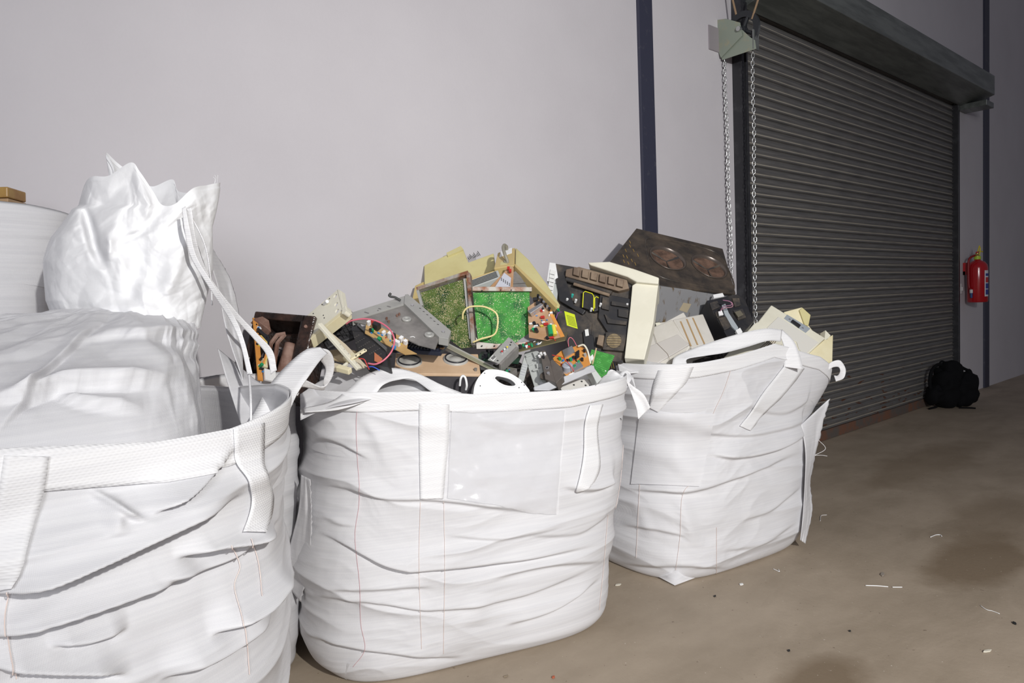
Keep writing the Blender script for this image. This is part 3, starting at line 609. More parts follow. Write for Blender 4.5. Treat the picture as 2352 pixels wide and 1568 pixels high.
# ---- left foreground bag: top cover, crumpled spout, straps and cords
R1 = b1['root']
strip_on(b1, [(8, 1045, 112, 1048), (-4, 1130, 98, 1130), (-20, 1220, 75, 1225), (-38, 1310, 52, 1315), (-50, 1360, 36, 1352)], 'lifting_strap', WEB, off=.008)
strip_on(b1, [(530, 985, 600, 970), (535, 1060, 600, 1060), (566, 1110, 612, 1100), (570, 1160, 620, 1150), (552, 1225, 608, 1228)], 'lifting_strap', WEB, off=.008)
for pts in ([(20, 1358), (14, 1440), (36, 1560)], [(530, 1255), (548, 1300), (536, 1350), (560, 1440), (570, 1550)], [(575, 1240), (590, 1290), (600, 1370)]): stitches(b1, pts)
ribbon(R1, [((572, 968, 1.62), (640, 990, 1.62)), ((592, 935, 1.66), (655, 965, 1.64)), ((612, 895, 1.72), (682, 905, 1.70)), ((652, 846, 1.80), (710, 862, 1.76)), ((700, 805, 1.86), (735, 828, 1.84)), ((735, 797, 1.90), (752, 812, 1.90))], 'strap_loop', WEB)
ribbon(R1, [((728, 798, 1.90), (722, 812, 1.90)), ((757, 806, 1.94), (735, 826, 1.94)), ((768, 836, 1.98), (748, 848, 1.98)), ((760, 872, 2.0), (742, 878, 2.0)), ((738, 888, 2.0), (742, 895, 2.02)), ((700, 872, 1.96), (690, 888, 1.96)), ((684, 878, 1.92), (675, 900, 1.9))], 'strap_loop', WEB)
ribbon(R1, [((-30, 925, 1.38), (-30, 1018, 1.36)), ((20, 918, 1.38), (10, 1004, 1.36)), ((60, 925, 1.40), (50, 985, 1.38)), ((108, 955, 1.42), (104, 962, 1.42))], 'strap_loop', WEB)
# cover: from the rim band up to the neck
V1, nv1 = b1['V'], b1['nv']; rimr = V1[nv1 - 2].copy(); q_ = np.clip((rimr[:, 0] - .24) / .42, 0, 1); q_ = q_ * q_ * (3 - 2 * q_); rimr[:, 0] -= .17 * q_; rimr[:, 2] -= .13 * q_; rimr[:, :2] = (rimr[:, :2] - [.1, 1.74]) * .975 + [.1, 1.74]; TH1 = b1['TH'][0]
NC = np.array(PYp(285, 706, 1.92)); nr = 90; cov = np.zeros((nr, rimr.shape[0], 3))
for i in range(nr):
    s = i / (nr - 1); neck = np.stack([NC[0] + .15 * np.cos(TH1), NC[1] + .09 * np.sin(TH1), NC[2] + 0 * TH1], -1)
    sx = s ** .95; sz = s ** .82; p = rimr * (1 - sx) + neck * sx; p[:, 2] = rimr[:, 2] * (1 - sz) + neck[:, 2] * sz; h = .055 * math.sin(PI * min(1, s * 1.05)) - .02 * math.exp(-s * 30) - .07 * s * (1 - s)
    p[:, 2] += h; cov[i] = p
U = TH1[None, :] * .5; Sg = np.linspace(0, 1, nr)[:, None] * .45
dd = .045 * crumple(U * 1.0 + 0 * Sg, Sg + 0 * U, 3.2, 31) + .028 * crumple(U + 0 * Sg, Sg + 0 * U, 8.0, 33) + .012 * crumple(U + 0 * Sg, Sg + 0 * U, 18.0, 37) + .016 * (ridged(U * 14 + 3 * Sg, Sg * 3 + 0 * U, 35) - .5) * (Sg / .45) ** 1.5
env = (np.clip(np.linspace(0, 1, nr) / .12, 0, 1) * np.clip((1 - np.linspace(0, 1, nr)) / .12, 0, 1))[:, None]
out = np.stack([.55 * np.cos(TH1), .55 * np.sin(TH1), .83 + 0 * TH1], -1)[None]
cov = cov + out * (dd * env)[..., None]
# traced long pleats across the front of the cover
cpx, cpy, _ = proj(cov)
for (pts, A, w) in (([(-40, 925), (60, 915), (160, 890), (300, 882), (410, 872)], .03, 30), ([(-20, 1010), (80, 900), (180, 790), (250, 740)], .012, 30), ([(120, 905), (200, 930), (330, 945)], .02, 18), ([(330, 760), (430, 800), (540, 850)], .015, 26), ([(150, 800), (280, 770), (420, 780), (520, 800)], .012, 24)):
    q = smoothline(pts, 100); ly = np.interp(cpx, q[:, 0], q[:, 1]); s_ = ly - cpy; tp = np.clip(np.minimum(cpx - q[0, 0], q[-1, 0] - cpx) / (.25 * (q[-1, 0] - q[0, 0])), 0, 1)
    up = 1 / (1 + np.exp(-np.clip(s_ / 2.5, -30, 30))); cov = cov + out * (env * tp * A * 1.35 * (up * np.exp(-np.maximum(s_, 0) / w) - .5 * (1 - up) * np.exp(np.minimum(s_, 0) / (w * .5))))[..., None]
cov[:, -1] = cov[:, 0]
child(MB().grid(cov), 'top_cover', FAB, R1, smooth=True, recalc=False)
# spout
DN = 1.78
Tt = [(180, 470, 1.80), (196, 420, 1.74), (214, 405, 1.70), (250, 403, 1.68), (300, 373, 1.66), (322, 395, 1.66), (352, 440, 1.66), (372, 470, 1.66), (402, 468, 1.66), (442, 433, 1.69), (475, 425, 1.74), (506, 420, 1.80),
      (470, 440, 1.90), (412, 440, 1.96), (396, 412, 1.99), (350, 428, 2.0), (318, 410, 2.0), (270, 374, 1.98), (243, 350, 1.95), (262, 395, 1.93), (230, 460, 1.92), (200, 475, 1.88)]
nt, ns = 440, 150; Tl = smoothline(Tt + [Tt[0]], nt); ang = np.linspace(0, 2 * PI, nt)
Bl = np.stack([292 - 168 * np.cos(ang), 748 + 20 * np.sin(ang), DN - .02 - .18 * np.sin(ang)], -1); sp_ = np.zeros((ns, nt, 3))
Lx = lambda y: np.interp(y, [410, 470, 480, 545, 600, 690, 740], [196, 186, 152, 114, 101, 106, 124]); Rx = lambda y: np.interp(y, [420, 520, 620, 680, 740], [506, 481, 486, 474, 462])
for i in range(ns):
    s = i / (ns - 1); q = Bl * (1 - s) + Tl * s; x, y = q[:, 0], q[:, 1]; mid = (Lx(y) + Rx(y)) / 2; hw = (Rx(y) - Lx(y)) / 2
    q[:, 0] = np.where(s < .97, mid + (x - (292 + 50 * s)) / (168 * (1 - s) + 155 * s) * hw, x) * (1 - s ** 6) + x * s ** 6
    sp_[i] = q
uu = ang[None] * .28 + np.zeros((ns, 1)); vv = np.linspace(0, .6, ns)[:, None] + np.zeros((1, nt))
dsp = .075 * crumple(uu, vv, 3.4, 51) + .045 * crumple(uu, vv, 7.0, 53) + .014 * crumple(uu, vv, 15.0, 57)
en = np.minimum(1, (1 - np.linspace(0, 1, ns)) / .12)[:, None] * .9 + .1
sp_[..., 2] -= dsp * en * np.where(np.sin(ang) > -.1, 1, -1)[None]
for (pts, A, w) in (([(190, 465), (206, 520), (218, 570), (238, 620)], .06, 12), ([(250, 600), (252, 560), (248, 530)], -.02, 10), ([(330, 540), (310, 620), (300, 700)], .03, 22), ([(430, 520), (400, 620), (380, 700)], -.025, 24), ([(375, 470), (330, 530), (250, 570)], .02, 18)):
    q = np.array(pts, float); q = q[np.argsort(q[:, 1])]; s_ = sp_[..., 0] - np.interp(sp_[..., 1], q[:, 1], q[:, 0]); tp = np.clip(np.minimum(sp_[..., 1] - q[0, 1], q[-1, 1] - sp_[..., 1]) / (.3 * (q[-1, 1] - q[0, 1])), 0, 1)
    sp_[..., 2] += A * tp * np.exp(-(s_ / w) ** 2) * (np.sin(ang) > 0)[None]
SV = CAM + np.stack([(sp_[..., 0] - PX) / FP * sp_[..., 2], (sp_[..., 1] - PY) / FP * sp_[..., 2], sp_[..., 2]], -1) @ MC.T
SV[:, -1] = SV[:, 0]
spout = child(MB().grid(SV), 'filling_spout', FILM, R1, smooth=True, recalc=False)
cloth(R1, [(470, 560, 1.92), (500, 660, 1.92), (520, 760, 1.9), (560, 880, 1.86)], [(488, 570, 2.0), (528, 640, 2.02), (549, 720, 2.0), (556, 800, 1.98)], 'loose_flap', FAB, amp=.012, seed=21, frayed=1)
cloth(R1, [(500, 800, 1.84), (520, 870, 1.80), (545, 950, 1.72), (560, 990, 1.66)], [(560, 850, 1.95), (600, 880, 1.93), (640, 880, 1.90), (690, 890, 1.88)], 'loose_flap', FAB, amp=.015, seed=24)
def cord(pts, r=.0022, name='tie_cord', root=R1, m=WEB):
    return child(MB().tube([P(*p) for p in smoothline(pts, 50)], r, seg=6), name, m, root, smooth=True)
ribbon(R1, [((418, 478, 1.60), (426, 474, 1.60)), ((424, 530, 1.60), (436, 525, 1.60)), ((438, 590, 1.62), (452, 590, 1.62)), ((480, 660, 1.66), (492, 655, 1.66)), ((528, 735, 1.74), (540, 730, 1.74)), ((552, 790, 1.76), (562, 785, 1.76)), ((568, 860, 1.74), (580, 858, 1.74))], 'tie_tape', WEB, th=.001)
ribbon(R1, [((426, 480, 1.62), (440, 476, 1.62)), ((440, 560, 1.64), (452, 556, 1.64)), ((470, 640, 1.70), (482, 634, 1.70)), ((530, 720, 1.78), (540, 712, 1.78)), ((580, 775, 1.84), (590, 765, 1.84)), ((612, 815, 1.88), (626, 805, 1.88)), ((622, 860, 1.90), (636, 850, 1.90))], 'tie_tape', WEB, th=.001)
cord([(572, 860, 1.72), (576, 920, 1.60), (575, 990, 1.56), (564, 1034, 1.54)], .003); cord([(430, 480, 1.62), (470, 560, 1.66), (484, 640, 1.70), (487, 700, 1.74)])
for (x, y) in ((494, 420), (492, 424), (498, 420)): cord([(x, y, 1.80), (x + 2, y - 12, 1.80), (x + random.uniform(-4, 6), y - 18, 1.80)], .0006, 'loose_thread')
for pts in ([(1880, 1010, 3.6), (1896, 1030, 3.6), (1872, 1045, 3.6)], [(1866, 1046, 3.6), (1885, 1045, 3.6), (1900, 1047, 3.6)]): cord(pts, .0012, 'loose_thread', b3['root'])

# ---- two more bags against the wall behind the left one
b4 = bag_shell('bulk_bag', 'white bulk bag behind the tied left bag, rusty speaker housing standing in it',
  [(0, .70, 2.55, .30, .17, 0, 3.4), (.5, .72, 2.55, .31, .19, 0, 3.2), (.98, .74, 2.55, .32, .19, 0, 3.4)], [(180, 1.06), (270, 1.10), (0, 1.08), (90, 1.06)], [], seed=41, nth=220, nv=90)
b5 = bag_shell('bulk_bag', 'tall white bulk bag at the left edge against the wall, brown wood in its mouth',
  [(0, -.12, 2.53, .34, .18, 0, 3.2), (.5, -.12, 2.53, .37, .19, 0, 3), (1.2, -.08, 2.53, .36, .19, 0, 3), (1.6, -.02, 2.53, .42, .19, 0, 3)], [(180, 1.6), (230, 1.62), (270, 1.635), (300, 1.635), (330, 1.625), (345, 1.61), (0, 1.60), (90, 1.5)], [], seed=47, nth=320, nv=160)

# ================================================================== SCRAP
CREAM = mat('aged_cream_plastic', (.80, .73, .50), rough=.45, col2=(.74, .66, .42), nscale=5)
CREAM2 = mat('pale_cream_plastic', (.80, .77, .64), rough=.45, col2=(.74, .71, .58), nscale=6)
BEIGE = mat('beige_case_plastic', (.66, .63, .58), rough=.5, col2=(.60, .57, .51), nscale=5)
YELC = mat('yellowed_case_plastic', (.62, .56, .28), rough=.45, col2=(.56, .49, .23), nscale=4)
TANC = mat('tan_case_plastic', (.60, .46, .20), rough=.45, col2=(.52, .40, .17), nscale=5)
BLK = mat('black_case_plastic', (.022, .022, .026), rough=.45, col2=(.06, .053, .047), nscale=9, ramp=(.45, .8))
DUST = mat('dusty_black_plastic', (.035, .032, .032), rough=.7, col2=(.16, .125, .09), nscale=10, ramp=(.45, .75))
DBRN = mat('dusty_brown_plastic', (.17, .12, .085), rough=.8, col2=(.27, .20, .14), nscale=12)
GREY = mat('grey_zinc_sheet', (.40, .40, .38), rough=.42, metal=.15, col2=(.48, .47, .44), nscale=8, ramp=(.4, .7), bump=.05, bscale=40)
GREYD = mat('dull_grey_sheet', (.20, .19, .18), rough=.45, metal=.2, col2=(.33, .31, .29), nscale=7)
SILV = mat('silver_plastic', (.52, .53, .55), rough=.35, col2=(.46, .46, .48), nscale=6)
LGREY = mat('light_grey_plastic', (.50, .52, .50), rough=.5)
RUST = mat('rusty_frame_steel', (.42, .40, .36), rough=.6, metal=.3, col2=(.25, .10, .05), nscale=11, ramp=(.45, .6), bump=.2)
RUSTD = mat('dark_rust', (.16, .075, .05), rough=.75, col2=(.30, .19, .15), nscale=14, bump=.4, bscale=60)
TAR = mat('tarry_black', (.018, .013, .012), rough=.18, col2=(.075, .04, .03), nscale=16, ramp=(.4, .7), bump=.9, bscale=70)
WOOD = mat('raw_chipboard', (.62, .42, .26), rough=.75, col2=(.70, .50, .33), nscale=6)
WOOD2 = mat('varnished_wood_block', (.42, .26, .08), rough=.35, col2=(.30, .15, .05), nscale=9)
WHT = mat('white_enamel_plastic', (.85, .85, .85), rough=.25)
WLAB = mat('white_paper', (.80, .80, .78), rough=.6)
INK = mat('black_ink', (.02, .02, .02), rough=.7)
YST = mat('yellow_sticker', (.68, .80, .02), rough=.5)
YOUT = mat('yellow_outline', (.80, .80, .02), rough=.5)
CU = mat('capacitor_black', (.02, .02, .025), rough=.3)
REDC = mat('red_component', (.50, .035, .03), rough=.35)
GRNC = mat('green_component', (.02, .30, .12), rough=.35)
BLUC = mat('blue_component', (.03, .25, .65), rough=.35)
YELCO = mat('yellow_component', (.75, .65, .08), rough=.35)
ALU = mat('aluminium', (.62, .62, .64), rough=.32, metal=.8)
ORNG = mat('orange_board', (.72, .32, .07), rough=.5, col2=(.62, .26, .06), nscale=12)
BRNB = mat('brown_board', (.42, .24, .12), rough=.6, col2=(.50, .32, .20), nscale=9)
def pcb(name, base, dark, tan, dens=150, amt=.30):
    m = bpy.data.materials.new(name); m.use_nodes = True; nt = m.node_tree; N = nt.nodes; L = nt.links
    b = N['Principled BSDF']; b.inputs['Roughness'].default_value = .6; b.inputs['Specular IOR Level'].default_value = .25; tc = N.new('ShaderNodeTexCoord')
    def rp(src, a, ca, c, cb, const=False):
        r = N.new('ShaderNodeValToRGB'); L.new(src, r.inputs[0]); e = r.color_ramp.elements; e[0].position = a; e[1].position = c; e[0].color = (*ca, 1); e[1].color = (*cb, 1); return r.outputs[0]
    def mx(f, a, c):
        x = N.new('ShaderNodeMixRGB'); L.new(f, x.inputs[0])
        for i, s in ((1, a), (2, c)):
            if isinstance(s, tuple): x.inputs[i].default_value = (*s, 1)
            else: L.new(s, x.inputs[i])
        return x.outputs[0]
    n = N.new('ShaderNodeTexNoise'); n.inputs['Scale'].default_value = 14; n.inputs['Detail'].default_value = 3; L.new(tc.outputs['Object'], n.inputs[0])
    c = mx(rp(n.outputs[0], .40, (0, 0, 0), .56, (1, 1, 1)), dark, base)
    br = N.new('ShaderNodeTexBrick'); br.inputs['Scale'].default_value = dens * .28; br.inputs['Mortar Size'].default_value = .05; br.inputs['Brick Width'].default_value = 1.7; L.new(tc.outputs['Object'], br.inputs[0])
    n2 = N.new('ShaderNodeTexNoise'); n2.inputs['Scale'].default_value = 26; L.new(tc.outputs['Object'], n2.inputs[0])
    k = N.new('ShaderNodeMath'); k.operation = 'MULTIPLY'; L.new(br.outputs['Fac'], k.inputs[0]); L.new(rp(n2.outputs[0], .46, (0, 0, 0), .52, (1, 1, 1)), k.inputs[1])
    c = mx(k.outputs[0], c, tuple(min(1, x * 1.3 + .01) for x in base))
    v = N.new('ShaderNodeTexVoronoi'); v.inputs['Scale'].default_value = dens; L.new(tc.outputs['Object'], v.inputs[0])
    n3 = N.new('ShaderNodeTexNoise'); n3.inputs['Scale'].default_value = 20; n3.inputs['Detail'].default_value = 4; L.new(tc.outputs['Object'], n3.inputs[0])
    sb = N.new('ShaderNodeMath'); sb.operation = 'MULTIPLY_ADD'; L.new(n3.outputs[0], sb.inputs[0]); sb.inputs[1].default_value = -.9; sb.inputs[2].default_value = amt + .40 ; 
    ad = N.new('ShaderNodeMath'); ad.operation = 'ADD'; L.new(v.outputs['Distance'], ad.inputs[0]); L.new(sb.outputs[0], ad.inputs[1])
    c = mx(rp(ad.outputs[0], .40, (1, 1, 1), .46, (0, 0, 0)), c, tan)
    v2 = N.new('ShaderNodeTexVoronoi'); v2.inputs['Scale'].default_value = dens * .45; L.new(tc.outputs['Object'], v2.inputs[0])
    c = mx(rp(v2.outputs['Distance'], .10, (1, 1, 1), .14, (0, 0, 0)), c, (.85, .85, .78))
    L.new(c, b.inputs['Base Color']); MATS[name] = m; return m
PG1 = pcb('bright_green_board', (.04, .25, .03), (.015, .12, .025), (.50, .52, .28), 200, .25)
PG2 = pcb('dull_green_board', (.085, .13, .03), (.025, .06, .02), (.40, .35, .19), 230, .12)
PG3 = pcb('plain_green_board', (.07, .30, .06), (.05, .24, .05), (.45, .55, .35), 90, .62)

def loc(M, px, py, z=0.0):
    """where the line of sight through a pixel meets the plane z of a thing's own frame"""
    Mi = M.inverted(); o = Mi @ Vector(CAM); d = (Mi.to_3x3() @ Vector(MC @ np.array([px - PX, py - PY, FP]))); t = (z - o.z) / d.z; p = o + d * t; return (p.x, p.y)
def part(mb, name, m, root, label=None, **k):
    o = mb.build(name, m, root, **k)
    if label: o['label'] = label
    return o
def new(name, label, cat, M, group=None): return thing(name, label, cat, M, group)
def B(x0, x1, y0, y1, z0, z1): return MB().box(x0, x1, y0, y1, z0, z1)
def wire(root, pts, r, name, m, n=40): return child(MB().tube([P(*p) for p in smoothline(pts, n)], r, seg=8), name, m, root, smooth=True)
def plate_holes(poly, holes, z0, z1, res=28):
    """flat plate with round holes, through triangle fill"""
    bm = bmesh.new(); edges = []
    def loop_(pts):
        vs = [bm.verts.new((x, y, z1)) for x, y in pts]; return [bm.edges.new((vs[i], vs[(i + 1) % len(vs)])) for i in range(len(vs))]
    edges += loop_(poly)
    for (cx, cy, rx, ry) in holes: edges += loop_([(cx + rx * math.cos(2 * PI * i / res), cy + ry * math.sin(2 * PI * i / res)) for i in range(res)])
    bmesh.ops.triangle_fill(bm, use_beauty=True, use_dissolve=False, edges=edges)
    ex = bmesh.ops.extrude_face_region(bm, geom=list(bm.faces)); vs = [g for g in ex['geom'] if isinstance(g, bmesh.types.BMVert)]
    bmesh.ops.translate(bm, verts=vs, vec=(0, 0, z0 - z1)); bmesh.ops.recalc_face_normals(bm, faces=bm.faces)
    mb = MB(); bm.verts.index_update(); mb.v = [tuple(v.co) for v in bm.verts]; mb.f = [tuple(v.index for v in f.verts) for f in bm.faces]; bm.free(); return mb
KINDS = {'capacitor': (CU, 'c'), 'resistor': (WHT, 'r'), 'film_capacitor': (REDC, 'b'), 'coil': (GRNC, 'c'), 'chip': (BLK, 'b'), 'connector': (WHT, 'b'), 'blue_component': (BLUC, 'b'), 'relay': (YELCO, 'b')}
def comps(board, x0, x1, y0, y1, n, seed, kinds=None, s=1.0, z=0.0):
    """separate little components soldered on a board"""
    rs = random.Random(seed); kinds = kinds or list(KINDS)
    for _ in range(n):
        k = rs.choice(kinds); m, sh = KINDS[k]; x = rs.uniform(x0, x1); y = rs.uniform(y0, y1); mb = MB(); q = rs.uniform(.6, 1.3) * s
        if sh == 'c': mb.cyl((x, y, z), (x, y, z + .016 * q), .006 * q, seg=12)
        elif sh == 'r': mb.cyl((x, y, z + .003), (x + .014 * q * rs.choice((1, .2)), y + .012 * q, z + .003), .0028 * q, seg=8)
        else: w, h = rs.uniform(.006, .014) * q, rs.uniform(.004, .009) * q; mb.box(x, x + w, y, y + h, z, z + rs.uniform(.004, .012) * q)
        part(mb, k, m, board)

# --- framed circuit boards in the middle (television chassis)
M, a, b = frame((948, 835, 2.86), (1082, 800, 2.80), (962, 690, 2.95))
M, a, b = frame((975, 812, 2.84), (1090, 812, 2.80), (958, 700, 2.93))
def polyface(M, pts, z=0): return [loc(M, x, y, z) for x, y in pts]
t = new('circuit_board', 'dull olive green circuit board in a rusty frame, left of the bright green one', 'circuit board', M)
part(MB().prism(polyface(M, [(966, 672), (1068, 640), (1085, 796), (1060, 800), (985, 745), (968, 710)]), -.004, 0), 'board', PG2, t)
def rail(M, p, q, w, z0, z1, name, m, root, **k):
    A, C_ = Vector(loc(M, *p)), Vector(loc(M, *q)); d = (C_ - A).normalized(); n = Vector((-d.y, d.x)) * w / 2
    return part(MB().prism([tuple(A - n), tuple(C_ - n), tuple(C_ + n), tuple(A + n)], z0, z1), name, m, root, bevel=.001, **k)
rail(M, (960, 668), (1078, 630), .016, -.012, .022, 'frame_rail', RUST, t); rail(M, (1078, 632), (1090, 796), .016, -.012, .024, 'frame_rail', RUST, t); rail(M, (962, 670), (972, 706), .012, -.01, .02, 'frame_rail', GREY, t)
rail(M, (1068, 642), (1082, 780), .010, -.004, .012, 'frame_edge', GREY, t)
M, a, b = frame((1095, 800, 2.80), (1225, 800, 2.84), (1088, 668, 2.84))
t = new('circuit_board', 'bright green circuit board with a rusty top rail, yellow wire looped on it', 'circuit board', M)
part(MB().prism(polyface(M, [(1086, 672), (1216, 670), (1217, 710), (1214, 766), (1185, 786), (1150, 790), (1098, 784)]), -.004, 0), 'board', PG1, t)
rail(M, (1084, 665), (1220, 666), .018, -.008, .016, 'frame_rail', RUST, t)
part(MB().prism(polyface(M, [(1092, 774), (1102, 786), (1140, 790), (1205, 786), (1230, 790), (1205, 800), (1094, 802)]), -.006, .008), 'frame_foot', RUST, t, bevel=.001)
for i, (px, py) in enumerate(((1107, 667), (1150, 666), (1174, 666), (1107, 794), (1136, 794), (1160, 794))):
    x, y = loc(M, px, py, .017); part(MB().cyl((x, y, .008), (x, y, .018), .003, seg=8), 'rivet_hole', INK, t)
y_ = tag(MB().tube([P(*p) for p in smoothline([(1086, 786, 2.765), (1105, 778, 2.76), (1135, 768, 2.76), (1143, 745, 2.755), (1140, 720, 2.755), (1118, 706, 2.76), (1095, 703, 2.765), (1075, 706, 2.77), (1064, 718, 2.775), (1063, 733, 2.785)], 60)], .0038, seg=8).build('cable', mat('pale_yellow_wire', (.80, .68, .32), rough=.4), smooth=True), 'pale yellow wire looping over the two framed green boards', 'cable')
# --- yellowed monitor case behind
M, a, b = frame((950, 742, 3.06), (1185, 650, 3.16), (948, 650, 3.22))
t = new('monitor_case', 'large yellowed computer monitor housing at the top of the heap', 'computer monitor', M)
top = [(973, 608), (1026, 582), (1028, 588), (1058, 570), (1066, 574), (1074, 588), (1080, 600), (1105, 590), (1133, 582), (1140, 640), (975, 700)]
part(MB().prism(polyface(M, [(974, 609), (1028, 584), (1064, 572), (1076, 602), (1134, 581), (1137, 618), (1060, 650), (975, 690)]), -.10, 0), 'front_shell', YELC, t, bevel=.004)
part(MB().prism(polyface(M, [(1026, 584), (1059, 568), (1065, 576), (1029, 591)], .0), 0, .010), 'latch_ridge', YELC, t)
part(MB().prism(polyface(M, [(945, 685), (952, 652), (973, 642), (974, 690), (950, 700)]), -.05, -.01), 'side_shell', TANC, t, bevel=.004)
part(MB().prism(polyface(M, [(1073, 581), (1110, 569), (1135, 581), (1134, 585), (1078, 600)]), -.16, -.09), 'vent_tray', YELC, t, bevel=.002)
for i in range(9):
    x, y = loc(M, 1077 + i * 3.1, 595 - i * 1.2, -.09); part(B(x, x + .0015, y - .004, y + .012 + .008 * (i % 3), -.092, -.086), 'spring_contact', INK, t)
part(MB().prism(polyface(M, [(1075, 587), (1077, 600), (1133, 583), (1132, 575)]), -.088, -.082), 'liner', CREAM, t) if False else None
M2, a, b = frame((1132, 618, 3.00), (1181, 612, 2.98), (1141, 574, 3.14))
o = part(MB().prism(polyface(M2, [(1134, 616), (1143, 580), (1183, 568), (1181, 609)]), -.14, 0), 'corner_shell', TANC, t, bevel=.004); o.matrix_local = M.inverted() @ M2
x, y = loc(M2, 1148, 592); lab = part(MB().prism(polyface(M2, [(1147, 591), (1150, 578), (1176, 569), (1176, 581)]), 0, .0012), 'sticker', WHT, t); lab.matrix_local = M.inverted() @ M2
lab = part(MB().prism(polyface(M2, [(1149, 609), (1150, 602), (1165, 600), (1165, 607)]), 0, .0012), 'sticker', YELC, t); lab.matrix_local = M.inverted() @ M2
M3, a, b = frame((1184, 612, 2.98), (1284, 704, 2.80), (1185, 568, 3.10))
o = part(MB().prism(polyface(M3, [(1184, 612), (1185, 568), (1215, 596), (1255, 650), (1287, 700), (1284, 706), (1270, 700)]), -.016, 0), 'side_panel', YELC, t, bevel=.004); o.matrix_local = M.inverted() @ M3
o = part(MB().prism(polyface(M3, [(1182, 612), (1184, 607), (1280, 700), (1276, 708)]), -.06, .004), 'side_lip', TANC, t, bevel=.002); o.matrix_local = M.inverted() @ M3
M4, a, b = frame((1060, 664, 3.04), (1185, 617, 3.00), (1056, 650, 3.06))
o = part(MB().prism(polyface(M4, [(1078, 650), (1185, 612), (1186, 607), (1076, 642)]), -.02, .006), 'rim_strip', TANC, t, bevel=.002); o.matrix_local = M.inverted() @ M4
wire(t, [(1159, 600, 3.03), (1166, 602, 3.02), (1160, 585, 3.02), (1156, 570, 3.05), (1158, 563, 3.08), (1163, 566, 3.10), (1164, 573, 3.12)], .0075, 'power_cord', mat('grey_cord', (.30, .28, .22), rough=.5))
# grey speaker grille, pale heat shield and dark cavity under the monitor
M, a, b = frame((1080, 662, 2.96), (1150, 636, 2.96), (1078, 645, 3.0))
t = new('vent_grille', 'pale grey slotted plastic grille under the yellowed monitor housing', 'plastic grille', M)
part(B(0, a, 0, .055, -.03, 0), 'frame', LGREY, t, bevel=.002)
for i in range(5): part(B(.008, a - .01, .008 + i * .009, .011 + i * .009, 0, .002), 'slot', INK, t)
M, a, b = frame((1133, 662, 2.90), (1175, 662, 2.90), (1140, 640, 2.93))
t = new('circuit_board', 'small brown board behind a clear shield above the bright green board', 'circuit board', M)
part(MB().prism(polyface(M, [(1122, 662), (1172, 610), (1180, 616), (1178, 665)], -.01), -.013, -.010), 'board', BRNB, t)
part(MB().prism(polyface(M, [(1136, 660), (1158, 626), (1174, 638), (1172, 659)]), -.002, .001), 'shield', mat('frosted_shield', (.55, .56, .62), rough=.3), t, bevel=.001)
for i in range(5):
    x, y = loc(M, 1152 + i * 4.6, 640 + i * 3.0); part(B(x - .002, x + .002, y - .014, y + .004, .001, .003), 'slot', ALU, t)
for (px, py) in ((1168, 618), (1172, 624)):
    x, y = loc(M, px, py); part(B(x - .006, x + .005, y - .006, y + .006, 0, .012), 'relay', REDC, t, bevel=.001)
M, a, b = frame((1178, 662, 2.93), (1214, 660, 2.93), (1178, 622, 2.97))
t = new('metal_shield', 'grey metal shield plate inside the yellowed monitor housing', 'metal plate', M)
part(MB().prism(polyface(M, [(1176, 664), (1177, 626), (1184, 622), (1216, 655), (1212, 664)]), -.02, 0), 'plate', GREYD, t, bevel=.001)
part(B(.0, a * .9, .02, .023, 0, .006), 'fold', GREYD, t)
# --- brown power board right of the green one
M, a, b = frame((1214, 782, 2.78), (1299, 772, 2.74), (1222, 694, 2.86))
t = new('circuit_board', 'brown power supply board with red capacitors and an aluminium heat sink', 'circuit board', M)
bd = part(MB().prism(polyface(M, [(1212, 705), (1245, 682), (1262, 706), (1299, 776), (1280, 786), (1215, 775)]), -.003, 0), 'board', BRNB, t)
part(MB().prism(polyface(M, [(1254, 703), (1263, 706), (1299, 776), (1290, 779)]), 0, .001), 'edge_strip', ORNG, t)
hs = part(MB().prism(polyface(M, [(1216, 722), (1246, 704), (1252, 708), (1222, 728)]), 0, .030), 'heat_sink', ALU, t, bevel=.001)
for (px, py, c, w, h) in ((1247, 730, 'film_capacitor', .016, .010), (1255, 746, 'film_capacitor', .018, .010), (1268, 777, 'film_capacitor', .018, .009), (1249, 742, 'resistor', .014, .006), (1222, 745, 'resistor', .02, .007), (1267, 720, 'connector', .012, .008), (1276, 750, 'connector', .010, .006), (1232, 750, 'resistor', .018, .005)):
    x, y = loc(M, px, py); part(B(x - w / 2, x + w / 2, y - h / 2, y + h / 2, 0, .011), c, KINDS[c][0], t, bevel=.0015)
for (px, py, r, h, mm) in ((1228, 744, .007, .012, CU), (1267, 748, .005, .012, WHT), (1258, 778, .006, .014, CU), (1236, 748, .005, .01, CU)):
    x, y = loc(M, px, py); part(MB().cyl((x, y, 0), (x, y, h), r, seg=14), 'capacitor', mm, t)
x, y = loc(M, 1270, 762); part(MB().cyl((x - .004, y - .02, .012), (x - .01, y + .022, .012), .011, seg=18), 'transformer', GRNC, t); part(MB().cyl((x + .012, y - .022, .012), (x + .005, y + .022, .012), .0085, seg=18), 'transformer_band', YELCO, t)
for i in range(7):
    x, y = loc(M, 1236 + i * 4.3, 683 + i * 5.0); part(MB().cyl((x, y, 0), (x + .004, y + .002, .016), .0055, seg=12), 'audio_socket', [CU, ALU][i % 2], t)
for i in range(3):
    x, y = loc(M, 1234 + i * 7, 690 + i * 9); part(B(x - .014, x + .004, y - .008, y + .006, 0, .018), 'socket_block', BLK, t)
comps(t, .01, a * .85, .01, b * .75, 16, 5)
